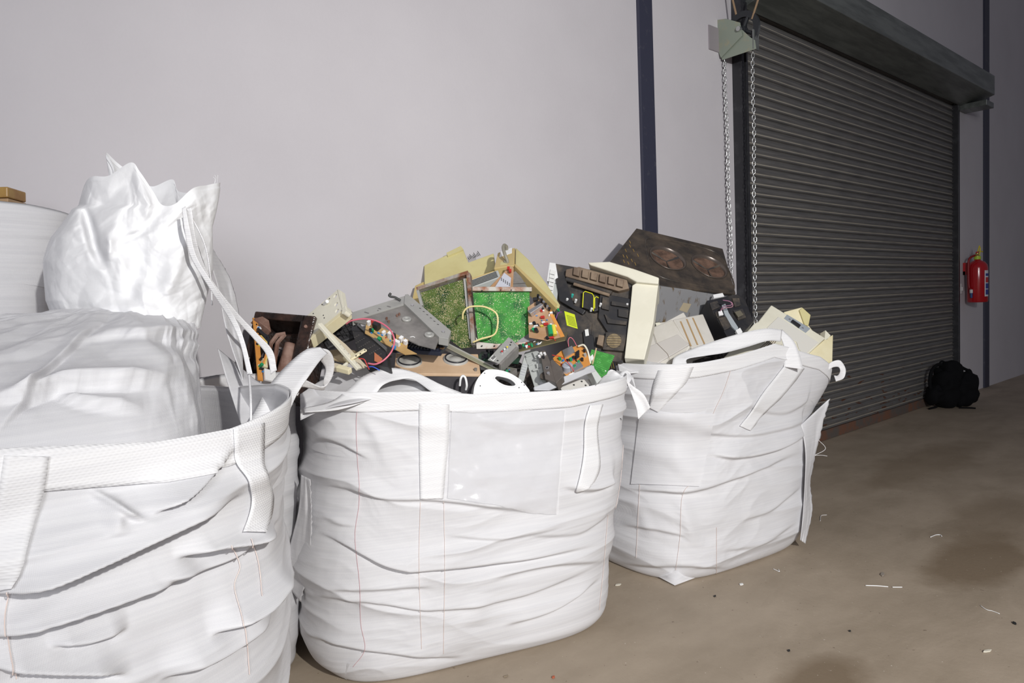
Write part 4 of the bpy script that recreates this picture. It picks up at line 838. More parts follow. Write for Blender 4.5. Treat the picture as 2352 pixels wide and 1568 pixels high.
# board seen edge-on beneath
M, a, b = frame((1185, 808, 2.72), (1298, 780, 2.68), (1186, 795, 2.82))
t = new('circuit_board', 'dark board lying nearly edge-on below the brown power board', 'circuit board', M)
part(B(-.02, a, 0, b + .03, -.004, 0), 'board', mat('greenish_brown_board', (.15, .13, .06), rough=.6), t); comps(t, .0, a * .8, .02, b, 22, 8, s=.8)
# --- yellowish open laser printer
M, a, b = frame((1300, 835, 3.18), (1440, 838, 3.12), (1300, 640, 3.32))
t = new('laser_printer', 'open laser printer with a cream side panel and a yellow warning sticker', 'printer', M)
def pf(pts, z0, z1, name, m, bevel=.002, zp=None, tt=None, MM=None):
    tt = tt or t; MM = MM or M
    return part(MB().prism(polyface(MM, pts, z1 if zp is None else zp), z0, z1), name, m, tt, bevel=bevel)
pf([(1264, 690), (1275, 605), (1452, 635), (1448, 780), (1430, 830), (1330, 830), (1280, 730)], -.16, -.06, 'inner_chassis', DUST)
pf([(1254, 694), (1264, 645), (1284, 655), (1272, 730), (1262, 728)], -.12, -.04, 'left_cover', LGREY); pf([(1256, 645), (1262, 602), (1276, 604), (1284, 652)], -.12, -.045, 'left_cover', WHT)
lb = pf([(1257, 680), (1264, 618), (1276, 622), (1268, 690)], -.045, -.0385, 'label', WLAB, bevel=0)
for i in range(6): pf([(1262 - i * 1.0, 628 + i * 9), (1274 - i * 1.0, 631 + i * 9), (1272 - i * 1.0, 631.8 + i * 9), (1263 - i * 1.0, 629 + i * 9)], -.0385, -.0378, 'label_line', DUST, bevel=0)
pf([(1452, 655), (1460, 650), (1512, 654), (1501, 740), (1480, 826), (1434, 822), (1448, 700)], -.16, -.02, 'side_panel', CREAM2, bevel=.004)
pf([(1350, 602), (1400, 600), (1460, 618), (1514, 637), (1512, 652), (1462, 647), (1440, 635), (1355, 608)], -.26, .0, 'top_lid', CREAM2, bevel=.006)
pf([(1300, 618), (1330, 612), (1440, 642), (1445, 662), (1420, 668), (1298, 634)], -.07, -.03, 'roller_housing', DBRN, bevel=.004)
for i in range(6): pf([(1318 + i * 20, 612 + i * 5), (1332 + i * 20, 616 + i * 5), (1330 + i * 20, 634 + i * 5), (1316 + i * 20, 630 + i * 5)], -.05, -.012, 'roller_arm', DBRN, bevel=.003)
x0, y0 = loc(M, 1300, 640, -.03); x1, y1 = loc(M, 1405, 672, -.03); part(MB().cyl((x0, y0, -.035), (x1, y1, -.035), .011, seg=16), 'feed_roller', DUST, t)
x0, y0 = loc(M, 1318, 652, -.03); x1, y1 = loc(M, 1400, 678, -.03); part(MB().cyl((x0, y0, -.03), (x1, y1, -.03), .008, seg=16), 'feed_roller', DBRN, t)
pf([(1276, 640), (1296, 630), (1318, 700), (1345, 712), (1338, 722), (1285, 690)], -.06, -.03, 'left_bracket', BLK)
pf([(1272, 700), (1338, 716), (1360, 740), (1352, 830), (1318, 825), (1282, 745)], -.10, -.045, 'cartridge_cover', DUST, bevel=.004)
st = pf([(1296, 714), (1320, 722), (1327, 755), (1302, 747)], -.045, -.0435, 'warning_sticker', YST, bevel=0)
for i in range(7): pf([(1301 + i * .8, 723 + i * 3.4), (1319 + i * .9, 729 + i * 3.4), (1319.2 + i * .9, 730 + i * 3.4), (1301.2 + i * .8, 724 + i * 3.4)], -.0435, -.0431, 'sticker_line', INK, bevel=0)
pf([(1338, 668), (1372, 678), (1374, 712), (1365, 715), (1338, 706)], -.06, -.03, 'window_frame', BLK, bevel=.003)
def outline(pts, w, z0, z1, name, m): 
    L_ = [Vector((*loc(M, x, y, z1), z1)) for x, y in pts]; part(MB().tube(L_, w, seg=6), name, m, t)
outline([(1338, 706), (1340, 672), (1344, 669), (1360, 674), (1364, 680), (1363, 714)], .0022, -.03, -.028, 'yellow_outline', YOUT); outline([(1366, 708), (1366, 684), (1370, 681), (1375, 684)], .0022, -.03, -.028, 'yellow_outline', YOUT)
pf([(1378, 672), (1450, 686), (1446, 780), (1400, 770), (1374, 730)], -.10, -.04, 'gear_plate', BLK, bevel=.003)
for (pts) in ([(1384, 680), (1400, 683), (1398, 712), (1382, 708)], [(1405, 690), (1445, 698), (1443, 706), (1404, 700)], [(1388, 720), (1402, 732), (1440, 738), (1438, 746), (1396, 742)], [(1420, 708), (1444, 712), (1442, 730), (1420, 726)]): pf(pts, -.04, -.026, 'rib', DUST, bevel=.001)
pf([(1392, 762), (1440, 768), (1432, 806), (1384, 802)], -.09, -.035, 'fan_frame', DUST, bevel=.002); x, y = loc(M, 1410, 783, -.034)
fan = part(MB().lathe([(.002, -.034), (.034, -.034), (.034, -.030), (.002, -.030)], c=(x, y, 0), seg=28), 'fan_grille', mat('dusty_fan', (.20, .15, .08), rough=.8, col2=(.30, .23, .13), nscale=60), t)
for i in range(5): part(B(x - .032, x + .032, y - .026 + i * .012, y - .024 + i * .012, -.031, -.028), 'fan_rib', DUST, fan)
pf([(1375, 768), (1388, 770), (1384, 795), (1370, 790)], -.07, -.02, 'bracket', DBRN); pf([(1338, 760), (1362, 770), (1368, 830), (1345, 828)], -.08, -.03, 'lever_block', BLK, bevel=.003)
pf([(1343, 757), (1351, 755), (1353, 770), (1345, 772)], -.03, -.029, 'barcode_label', WLAB, bevel=0)
for (px, py, mm, nm) in ((1314, 678, mat('teal_plastic', (.05, .5, .42), rough=.4), 'teal_clip'), (1322, 690, WHT, 'white_clip'), (1440, 700, WHT, 'white_clip'), (1379, 699, WHT, 'white_clip'), (1302, 688, WHT, 'round_sticker'), (1358, 710, WHT, 'white_clip')):
    x, y = loc(M, px, py, -.028); part(MB().cyl((x - .003, y - .004, -.04), (x + .003, y + .004, -.026), .006, seg=10), nm, mm, t)
wire(t, [(1278, 770, 3.14), (1276, 740, 3.12), (1281, 720, 3.12), (1290, 716, 3.14)], .002, 'purple_wire', mat('purple_wire', (.22, .06, .3), rough=.4))
# --- cooker hob
M, a, b = frame((1500, 655, 3.52), (1688, 674, 3.66), (1448, 530, 3.86))
t = new('stove_top', 'dark burnt cooker hob with two round plate wells, tipped up behind the printers', 'stove', M)
HOB = mat('burnt_enamel', (.042, .036, .032), rough=.3, col2=(.125, .095, .07), nscale=7, ramp=(.4, .7), bump=.12, bscale=40); HOB2 = mat('burnt_well', (.075, .045, .032), rough=.7, col2=(.17, .10, .07), nscale=18, bump=.6, bscale=50)
def ell(px, py, rx, ry): 
    c = Vector(loc(M, px, py)); A = Vector(loc(M, px + rx[0], py + rx[1])) - c; return (c.x, c.y, A.length, A.length)
q1 = loc(M, 1534, 593); q2 = loc(M, 1629, 612); R_ = .078
poly = polyface(M, [(1462, 524), (1660, 571), (1690, 675), (1500, 655), (1395, 608)])
out_ = polyface(M, [(1462, 524), (1660, 571), (1690, 674), (1505, 655), (1396, 607)])
r1_ = abs(loc(M, 1571, 603)[0] - loc(M, 1497, 583)[0]) / 2; R_ = max(.06, r1_) * 1.12
part(plate_holes(out_, [(*q1, R_, R_), (*q2, R_, R_)], -.012, 0), 'hob_plate', HOB, t, bevel=.002)
ctr = Vector((sum(p[0] for p in out_) / 5, sum(p[1] for p in out_) / 5)); 
for (cx, cy) in (q1, q2):
    w = part(MB().lathe([(R_, -.001), (R_ + .006, .003), (R_ + .002, .006), (R_ - .004, .003), (R_ - .008, -.014)], c=(cx, cy, 0), seg=48, cap=False), 'plate_ring', mat('worn_ring', (.14, .115, .10), rough=.3, metal=.5), t, smooth=True)
    bw = part(MB().lathe([(.001, -.022), (R_ * .5, -.021), (R_ - .003, -.012)], c=(cx, cy, 0), seg=40, cap=False), 'well', HOB2, t, smooth=True)
    for k in range(3):
        an = k * 2 * PI / 3 + .4; part(MB().hull([(cx - .003, cy - .003, -.022), (cx + .003, cy - .003, -.022), (cx + .003, cy + .003, -.022), (cx - .003, cy + .003, -.022)], [(cx + R_ * .9 * math.cos(an) - .004, cy + R_ * .9 * math.sin(an) - .004, -.014), (cx + R_ * .9 * math.cos(an) + .004, cy + R_ * .9 * math.sin(an) - .004, -.014), (cx + R_ * .9 * math.cos(an) + .004, cy + R_ * .9 * math.sin(an) + .004, -.008), (cx + R_ * .9 * math.cos(an) - .004, cy + R_ * .9 * math.sin(an) + .004, -.008)]), 'crossbar', DUST, bw)
# raised rim round both wells
rr = smoothline([loc(M, x, y) for x, y in ((1482, 560), (1492, 547), (1560, 556), (1640, 578), (1668, 610), (1686, 655), (1672, 668), (1600, 655), (1530, 640), (1500, 622), (1488, 590), (1482, 560))], 70)
part(MB().tube([(x, y, .0) for x, y in rr[:-1]], .004, seg=8, closed=True), 'pressed_rim', HOB, t, smooth=True)
for i in range(12):
    px, py = [(1462, 565), (1455, 590), (1470, 575), (1447, 588), (1480, 586), (1466, 598), (1458, 604), (1474, 606), (1448, 600), (1452, 575), (1470, 620), (1462, 556)][i]; x, y = loc(M, px - 15, py); part(B(x - .0015, x + .0015, y - .012, y + .012, 0, .0015), 'scratch', mat('ochre_scratch', (.35, .22, .06), rough=.7), t)
OV = mat('peeling_oven_side', (.30, .30, .31), rough=.5, metal=.3, col2=(.16, .11, .06), nscale=9, ramp=(.55, .65), stretch=(3, 1, 1))
M5, a5, b5_ = frame((1505, 730, 3.55), (1640, 725, 3.70), (1508, 662, 3.50))
o = part(MB().prism(polyface(M5, [(1495, 740), (1506, 656), (1690, 678), (1640, 700), (1630, 740)]), -.20, 0), 'oven_body', OV, t, bevel=.003); o.matrix_local = M.inverted() @ M5
o = part(MB().prism(polyface(M5, [(1560, 712), (1570, 695), (1588, 698), (1578, 718)], .001), 0, .001), 'tape_patch', mat('old_tape', (.38, .32, .22), rough=.7), t); o.matrix_local = M.inverted() @ M5
# --- beige printer
M, a, b = frame((1480, 828, 3.36), (1590, 800, 3.30), (1492, 752, 3.44))
t = new('inkjet_printer', 'beige inkjet printer lying on its side with three brown slots', 'printer', M)
part(MB().prism(polyface(M, [(1478, 822), (1478, 800), (1490, 754), (1544, 733), (1562, 762), (1585, 795), (1560, 838), (1500, 842)]), -.14, 0), 'main_case', BEIGE, t, bevel=.006)
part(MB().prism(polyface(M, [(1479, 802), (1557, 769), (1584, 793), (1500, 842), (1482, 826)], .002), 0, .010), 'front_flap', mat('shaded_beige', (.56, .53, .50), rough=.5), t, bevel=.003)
o = part(MB().tube([(*loc(M, 1497, 753, .003), .003), (*loc(M, 1509, 788, .012), .012), (*loc(M, 1533, 812, .012), .012), (*loc(M, 1540, 828, .012), .012)], .0008, seg=5), 'seam', DBRN, t)
M6, a6, b6 = frame((1590, 800, 3.30), (1645, 785, 3.36), (1546, 733, 3.42))
o = part(MB().prism(polyface(M6, [(1546, 733), (1615, 720), (1642, 782), (1590, 800), (1562, 762)]), -.12, 0), 'top_case', BEIGE, t, bevel=.006); o.matrix_local = M.inverted() @ M6
for (p, q) in (((1563, 738), (1587, 795)), ((1577, 733), (1602, 792)), ((1591, 730), (1618, 790))):
    A = Vector(loc(M6, *p)); C_ = Vector(loc(M6, *q)); d = (C_ - A).normalized(); n = Vector((-d.y, d.x)) * .004
    o = part(MB().prism([tuple(A - n), tuple(C_ - n), tuple(C_ + n), tuple(A + n)], 0, .0015), 'paper_slot', mat('brown_slot', (.42, .28, .14), rough=.7), t); o.matrix_local = M.inverted() @ M6
M, a, b = frame((1507, 758, 3.56), (1576, 740, 3.58), (1500, 716, 3.62))
t = new('scrap_case', 'small beige plastic box leaning behind the beige inkjet printer', 'plastic case', M)
part(MB().prism(polyface(M, [(1500, 718), (1563, 704), (1580, 732), (1518, 752), (1510, 748)]), -.09, 0), 'shell', BEIGE, t, bevel=.005)
part(MB().prism(polyface(M, [(1497, 722), (1501, 716), (1520, 750), (1508, 752)]), -.02, .006), 'shell_edge', CREAM2, t, bevel=.002)
# --- black mechanism
M, a, b = frame((1680, 770, 3.42), (1735, 735, 3.50), (1628, 695, 3.54))
t = new('printer_mechanism', 'black plastic printer mechanism with a steel bar, left of the cream printer', 'printer part', M)
pf([(1623, 690), (1692, 675), (1712, 688), (1731, 738), (1706, 765), (1672, 776)], -.12, -.005, 'chassis', BLK, bevel=.003, tt=t, MM=M)
pf([(1658, 700), (1666, 697), (1674, 718), (1696, 752), (1692, 760), (1680, 748), (1664, 720)], -.005, .004, 'steel_bar', mat('pale_blue_steel', (.50, .55, .58), rough=.4, metal=.3), bevel=.001, tt=t, MM=M)
for pts in ([(1630, 695), (1648, 690), (1654, 704), (1636, 712)], [(1682, 684), (1698, 684), (1702, 700), (1688, 704)], [(1684, 712), (1706, 708), (1714, 728), (1696, 734)], [(1650, 730), (1668, 726), (1680, 750), (1664, 758)], [(1642, 716), (1652, 712), (1660, 724), (1648, 730)]): pf(pts, -.005, .004, 'rib', DUST, bevel=.002, tt=t, MM=M)
pf([(1688, 716), (1700, 712), (1708, 722), (1696, 728)], .012, .018, 'metal_clip', mat('bronze_clip', (.30, .27, .20), rough=.4, metal=.6), bevel=.001, tt=t, MM=M)
pf([(1650, 715), (1658, 712), (1662, 722), (1652, 724)], .012, .02, 'white_plug', WHT, bevel=.001, tt=t, MM=M); pf([(1690, 758), (1700, 752), (1706, 762), (1696, 770)], .0, .016, 'white_plug', WHT, bevel=.001, tt=t, MM=M)
wire(t, [(1654, 714, 3.48), (1662, 704, 3.46), (1680, 700, 3.46), (1676, 692, 3.46), (1660, 689, 3.47)], .0022, 'wire', mat('purple_brown_wire', (.30, .13, .22), rough=.5)); wire(t, [(1655, 712, 3.49), (1666, 707, 3.47), (1682, 704, 3.47), (1680, 694, 3.47), (1664, 690, 3.48)], .002, 'wire', mat('rose_wire', (.42, .2, .25), rough=.5))
pf([(1638, 676), (1660, 672), (1664, 680), (1640, 684)], -.10, -.02, 'broken_foam', WHT, bevel=.002, tt=t, MM=M)
# --- cream printer on the right
M, a, b = frame((1660, 838, 3.34), (1850, 850, 3.46), (1770, 700, 3.62))
M, a, b = frame((1668, 822, 3.46), (1825, 880, 3.46), (1770, 700, 3.76))
t = new('laser_printer', 'cream printer tipped into the right bag with a grey port panel', 'printer', M)
pf([(1655, 830), (1733, 742), (1742, 738), (1772, 700), (1896, 776), (1858, 812), (1852, 845), (1720, 845)], -.13, 0, 'main_case', CREAM2, bevel=.005, tt=t, MM=M)
pf([(1762, 752), (1788, 727), (1880, 786), (1848, 815), (1835, 800), (1830, 784)], 0, .006, 'inset_panel', mat('pale_grey_cream', (.72, .70, .64), rough=.5), bevel=.001, tt=t, MM=M)
pf([(1801, 731), (1808, 722), (1862, 754), (1851, 764)], .0, .003, 'port_panel', mat('blue_grey_panel', (.42, .46, .50), rough=.4, metal=.2), bevel=.0005, tt=t, MM=M)
pf([(1817, 738), (1821, 733), (1840, 746), (1836, 752)], .003, .010, 'port_socket', BLK, bevel=.001, tt=t, MM=M)
for q in ((1813, 734), (1843, 754)):
    x, y = loc(M, *q, .004); part(MB().cyl((x, y, .003), (x, y, .009), .005, seg=10), 'port_clip', ALU, t)
for i in range(5): pf([(1722 + i * 8, 820 - i * .4), (1724 + i * 8.2, 820 - i * .4), (1766 + i * 5.5, 782 - i * 1.2), (1764 + i * 5.5, 782 - i * 1.2)], 0, .001, 'vent_slot', DBRN, bevel=0, tt=t, MM=M)
pf([(1780, 818), (1796, 790), (1806, 794), (1790, 818)], 0, .008, 'corner_clip', CREAM2, bevel=.001, tt=t, MM=M)
M7, a7, b7 = frame((1862, 845, 3.60), (1915, 838, 3.66), (1858, 810, 3.64))
o = part(MB().prism(polyface(M7, [(1858, 812), (1896, 778), (1914, 768), (1912, 848), (1862, 848)]), -.10, 0), 'end_case', CREAM, t, bevel=.004); o.matrix_local = M.inverted() @ M7
o = part(MB().prism(polyface(M7, [(1894, 780), (1896, 758), (1908, 770), (1900, 780)]), -.04, 0), 'broken_tab', CREAM2, t, bevel=.001); o.matrix_local = M.inverted() @ M7
M, a, b = frame((1815, 755, 3.80), (1860, 745, 3.80), (1808, 712, 3.84))
t = new('scrap_case', 'yellowed plastic case sticking up behind the cream printer', 'plastic case', M)
pf([(1800, 716), (1842, 705), (1861, 722), (1856, 745), (1880, 775), (1840, 770), (1812, 745)], -.10, 0, 'shell', CREAM, bevel=.004, tt=t, MM=M); pf([(1836, 712), (1843, 706), (1862, 723), (1857, 748), (1848, 745)], 0, .012, 'shell_edge', YELC, bevel=.002, tt=t, MM=M)

def holes(t, M, pts, r, z, name='screw_hole', m=None):
    for (px, py) in pts:
        x, y = loc(M, px, py, z); part(MB().cyl((x, y, z - .001), (x, y, z + .0015), r, seg=10), name, m or INK, t)
def quad_thing(name, label, cat, A, Bp, C_, group=None):
    M, a, b = frame(A, Bp, C_); return new(name, label, cat, M, group), M, a, b
# --- rusty speaker housing
t, M, a, b = quad_thing('speaker_housing', 'rusty open box with a bent metal strap inside, standing left of the cream bracket', 'speaker box', (562, 862, 2.46), (672, 872, 2.44), (566, 712, 2.54))
fr = MB(); X0, X1, Y0, Y1 = -.02, a * 1.0, -.06, b
for (x0, x1, y0, y1) in ((X0, X1, Y1 - .028, Y1), (X0, X0 + .026, Y0, Y1 - .02), (X1 - .018, X1 + .034, Y0, Y1 - .0), (X0, X1, Y0, Y0 + .02)): fr.box(x0, x1, y0, y1, -.16, 0)
fr.box(X0, X1, Y0, Y1, -.17, -.155); part(fr, 'housing', TAR, t, bevel=.006)
part(MB().cyl((X1 + .008, Y1 - .045, .0), (X1 + .008, Y1 - .045, .006), .006, seg=12), 'screw', RUSTD, t)
part(MB().tube([(.055, -.03, -.03), (.06, .06, -.02), (.058, .13, -.02), (.075, .165, -.02), (.10, .175, -.03)], .009, seg=6), 'bent_strap', RUSTD, t)
part(MB().tube([(.085, -.03, -.035), (.088, .06, -.02), (.082, .135, -.02), (.098, .172, -.03)], .008, seg=6), 'bent_strap', RUSTD, t)
mm = MB(); V = np.array([[(.125 + .035 * math.cos(u) * (1 - .25 * v), .04 + .10 * v - .05, -.05 + .035 * math.sin(u)) for u in np.linspace(-.4, 3.6, 22)] for v in np.linspace(-.3, 1.5, 12)]); part(mm.grid(V), 'curled_sheet', RUSTD, t, solid=.003, smooth=True)
part(MB().lathe([(.03, -.09), (.055, -.06), (.058, -.055), (.05, -.058)], c=(.06, .08, -.02), seg=28, cap=False), 'cone', mat('grey_cone', (.20, .17, .17), rough=.6), t, smooth=True)
# strip of circuit board left of it
t, M, a, b = quad_thing('circuit_board', 'narrow board with orange wires and a white connector, left of the rusty box', 'circuit board', (600, 868, 2.34), (618, 872, 2.36), (556, 722, 2.44))
part(B(-.012, .006, -.01, b, -.004, 0), 'board', ORNG, t); part(B(.008, .05, -.01, .035, .002, .012), 'connector', WHT, t, bevel=.002); part(B(.004, .02, .04, .075, 0, .014), 'connector', CREAM, t, bevel=.001)
part(MB().tube([(.004, .05, .012), (.018, .10, .02), (.012, .14, .022), (.0, .17, .012)], .004), 'wire', mat('orange_wire', (.7, .3, .08), rough=.4), t); part(MB().tube([(.009, .05, .014), (.023, .10, .022), (.017, .14, .024), (.004, .17, .014)], .003), 'wire', mat('yellow_wire', (.75, .62, .2), rough=.4), t)
part(MB().tube([(-.004, .20, .012), (.012, .17, .024), (.026, .13, .02), (.022, .16, .03), (.0, .18, .02)], .005), 'black_wire', CU, t); comps(t, -.01, .004, .02, b - .03, 14, 3, s=.8)
part(MB().prism([(-.012, b - .01), (.02, b + .01), (.045, b), (.05, b - .05), (.02, b - .03)], -.02, .01), 'rusty_corner', RUSTD, t, bevel=.002)
# --- cream bracket with three holes
t, M, a, b = quad_thing('scrap_bracket', 'cream plastic bracket plate with three round holes, pointing up', 'plastic bracket', (694, 792, 2.50), (784, 716, 2.46), (692, 738, 2.58))
pl = polyface(M, [(693, 790), (692, 735), (776, 664), (784, 668), (790, 712)])
hs_ = []
for (px, py) in ((770, 680), (772, 699), (774, 714)): x, y = loc(M, px, py); hs_.append((x, y, .0085, .0085))
part(plate_holes(pl, hs_, -.006, 0), 'plate', CREAM2, t, bevel=.0008)
part(MB().prism(polyface(M, [(692, 796), (693, 789), (790, 711), (790, 719)]), -.04, .002), 'edge_flange', CREAM, t, bevel=.001)
part(MB().prism(polyface(M, [(776, 665), (784, 668), (791, 712), (788, 714)]), -.02, .003), 'end_flange', CREAM2, t, bevel=.001)
x, y = loc(M, 753, 698); part(MB().cyl((x - .012, y + .01, .002), (x + .01, y - .006, .014), .0065, seg=12), 'peg', WHT, t); x, y = loc(M, 796, 714); part(B(x - .012, x + .008, y - .008, y + .016, -.02, .01), 'latch', CREAM2, t, bevel=.003); part(MB().cyl((x - .002, y - .012, -.01), (x - .002, y - .012, .014), .010, seg=16), 'latch_wheel', CREAM2, t)
holes(t, M, [(740, 699), (743, 724), (709, 764), (757, 686), (745, 730), (697, 783), (720, 720)], .0022, 0)
# --- cream lever bar
t, M, a, b = quad_thing('scrap_lever', 'long cream plastic bar leaning across the black perforated case', 'plastic bar', (730, 742, 2.42), (822, 846, 2.36), (737, 737, 2.44))
part(B(0, a, 0, .020, -.012, 0), 'bar', CREAM2, t, bevel=.002); part(MB().prism([(.02, .020), (a, .020), (a, .052), (a * .5, .045)], -.010, -.004), 'web', mat('brownish_cream', (.62, .54, .40), rough=.6), t, bevel=.001)
for i in range(5): part(MB().cyl((a * (.5 + .1 * i), .012, 0), (a * (.5 + .1 * i), .012, .002), .0018, seg=8), 'rivet', ALU, t)
t, M, a, b = quad_thing('scrap_lever', 'short cream plastic arm with screw holes beside the long cream bar', 'plastic bar', (806, 824, 2.37), (842, 802, 2.40), (802, 818, 2.39))
part(B(0, a, 0, .018, -.008, 0), 'bar', CREAM, t, bevel=.002); part(B(-.01, .03, .016, .05, -.02, -.002), 'clip', CREAM, t, bevel=.004); holes(t, M, [(838, 804), (828, 812), (818, 817)], .0022, 0)
t, M, a, b = quad_thing('scrap_clip', 'broken cream plastic clips low beside the long cream bar', 'plastic clip', (770, 842, 2.36), (800, 850, 2.34), (768, 826, 2.40))
part(B(0, a, 0, .02, -.02, 0), 'body', CREAM, t, bevel=.003); part(B(.01, .02, .015, .045, -.015, -.003), 'prong', CREAM2, t, bevel=.002); part(B(-.03, .0, .01, .035, -.03, -.01), 'prong', mat('brownish_cream', (.62, .54, .40)), t, bevel=.002)
t, M, a, b = quad_thing('scrap_case', 'brownish crumpled plastic casing behind the long cream bar', 'plastic case', (740, 826, 2.46), (812, 836, 2.44), (744, 792, 2.54))
part(blob((.06, .035, -.03), (.07, .03, .03), 77, .02, seg=28, sg=16), 'shell', mat('brown_tan_plastic', (.42, .33, .20), rough=.5, col2=(.3, .22, .13)), t, smooth=True)
# --- black keyboard behind
def keyboard(label, A, Bp, C_, nx, ny, w=None, h=None, m=BLK):
    t, M, a, b = quad_thing('keyboard', label, 'keyboard', A, Bp, C_)
    part(B(0, a, 0, b, -.018, 0), 'base', m, t, bevel=.003)
    for i in range(nx):
        for j in range(ny):
            x = .008 + i * (a - .016) / nx; y = .008 + j * (b - .016) / ny; kw, kh = (a - .016) / nx * .84, (b - .016) / ny * .84
            part(MB().hull([(x, y, 0), (x + kw, y, 0), (x + kw, y + kh, 0), (x, y + kh, 0)], [(x + .0015, y + .0015, .006), (x + kw - .0015, y + .0015, .006), (x + kw - .0015, y + kh - .0015, .006), (x + .0015, y + kh - .0015, .006)]), 'key', m, t)
    return t
KBLK = mat('key_plastic', (.035, .034, .036), rough=.3)
keyboard('black keyboard standing up behind the cream bracket', (752, 800, 2.56), (840, 762, 2.62), (778, 722, 2.66), 9, 5, m=KBLK)
keyboard('dark blue black keyboard strip lying under the grey player chassis', (900, 800, 2.62), (1012, 808, 2.58), (918, 778, 2.70), 14, 3, m=mat('blue_black_plastic', (.022, .026, .045), rough=.35))
# --- black perforated case
t, M, a, b = quad_thing('scrap_case', 'black perforated plastic case below the pink wire', 'plastic case', (820, 838, 2.42), (880, 840, 2.38), (806, 756, 2.56))
part(MB().prism(polyface(M, [(806, 752), (818, 748), (886, 808), (892, 842), (838, 838), (824, 818)]), -.04, 0), 'shell', BLK, t, bevel=.003)
for i in range(11):
    for j in range(6):
        px, py = 812 + i * 6.0 + j * 1.5, 762 + i * 3.8 + j * 6.4
        if px < 884 and py < 836 and py < 762 + (px - 806) * 1.35 + 14: x, y = loc(M, px, py); part(B(x - .0022, x + .0022, y - .0013, y + .0013, 0, .0006), 'slot', mat('dark_hole_grey', (.12, .11, .10), rough=.8), t) if (i + j) % 2 == 0 else None
part(MB().prism(polyface(M, [(820, 748), (824, 744), (890, 800), (886, 806)]), -.01, .006), 'edge_lip', mat('smoked_edge', (.10, .10, .10), rough=.3), t, bevel=.001)
o = part(MB().prism(polyface(M, [(862, 812), (880, 826), (876, 838), (862, 832)]), .006, .008), 'orange_film', mat('copper_orange', (.50, .17, .08), rough=.5), t)
# --- brown board with white connectors
t, M, a, b = quad_thing('circuit_board', 'brown circuit board studded with components behind the pink wire', 'circuit board', (838, 762, 2.50), (930, 808, 2.44), (844, 737, 2.54))
part(MB().prism(polyface(M, [(842, 736), (938, 780), (935, 800), (958, 812), (930, 814), (838, 765)]), -.003, 0), 'board', mat('tan_board', (.50, .33, .14), rough=.6, col2=(.42, .26, .10)), t)
for (px, py, w, h, c, z) in ((848, 746, .010, .014, 'connector', .02), (856, 745, .008, .008, 'film_capacitor', .02), (866, 755, .022, .022, 'chip', .03), (882, 768, .010, .014, 'connector', .016), (872, 780, .014, .012, 'relay', .01), (897, 775, .012, .018, 'connector', .028), (906, 780, .010, .010, 'chip', .03), (912, 792, .024, .012, 'connector', .022), (922, 783, .012, .016, 'connector', .02), (932, 790, .012, .012, 'connector', .02), (905, 800, .014, .010, 'blue_component', .012)):
    x, y = loc(M, px, py); part(B(x - w / 2, x + w / 2, y - h / 2, y + h / 2, 0, z), c, KINDS[c][0] if c != 'relay' else GRNC, t, bevel=.001)
comps(t, .005, a * .9, .004, .03, 16, 19, s=.7)
wire(None, [(795, 742, 2.44), (812, 734, 2.42), (838, 732, 2.41), (868, 738, 2.40), (893, 754, 2.38), (905, 775, 2.36), (904, 795, 2.36), (896, 808, 2.37)], .0032, 'w', mat('pink_wire', (.68, .16, .22), rough=.35)) if False else None
def loose_wire(label, pts, r, m, name='wire', n=50): return tag(MB().tube([P(*p) for p in smoothline(pts, n)], r, seg=8).build(name, m, smooth=True), label, 'wire')
PINK = mat('pink_wire', (.68, .16, .22), rough=.35)
loose_wire('thick pink wire arching over the brown component board', [(795, 744, 2.44), (808, 736, 2.42), (838, 732, 2.41), (868, 738, 2.40), (893, 754, 2.38), (905, 775, 2.36), (904, 795, 2.36), (896, 812, 2.36), (880, 828, 2.35), (862, 836, 2.35), (845, 834, 2.36)], .0030, PINK)
loose_wire('thin red wire curling at the bottom of the black perforated case', [(824, 823, 2.35), (836, 825, 2.34), (842, 836, 2.34), (848, 848, 2.33)], .0018, mat('red_wire', (.6, .05, .04), rough=.4))
loose_wire('short blue wire above the left strap of the middle bag', [(844, 843, 2.34), (856, 842, 2.33), (872, 850, 2.33)], .0018, mat('blue_wire', (.03, .1, .6), rough=.4))
loose_wire('white curled cord standing out of the dark speaker front', [(1056, 886, 2.58), (1058, 870, 2.57), (1063, 863, 2.57), (1069, 868, 2.57), (1072, 884, 2.57), (1070, 895, 2.58)], .0045, WHT, 'cord')
loose_wire('thin pink wire hooping above the orange board', [(1306, 796, 2.80), (1305, 782, 2.80), (1309, 775, 2.80), (1316, 779, 2.80), (1325, 795, 2.79)], .0016, PINK)
loose_wire('red and white wires crossing the orange board', [(1268, 815, 2.66), (1290, 820, 2.64), (1300, 828, 2.63), (1312, 842, 2.62), (1318, 852, 2.62)], .0016, mat('red_wire', (.6, .05, .04)))
loose_wire('cream cable bundle curving round the top of the orange board', [(1328, 795, 2.74), (1340, 792, 2.73), (1348, 802, 2.72), (1353, 818, 2.70), (1356, 835, 2.70)], .004, CREAM2, 'cable')
loose_wire('grey twisted wire end in front of the player chassis', [(935, 778, 2.55), (942, 774, 2.54), (950, 773, 2.54), (955, 778, 2.54)], .0014, WHT)
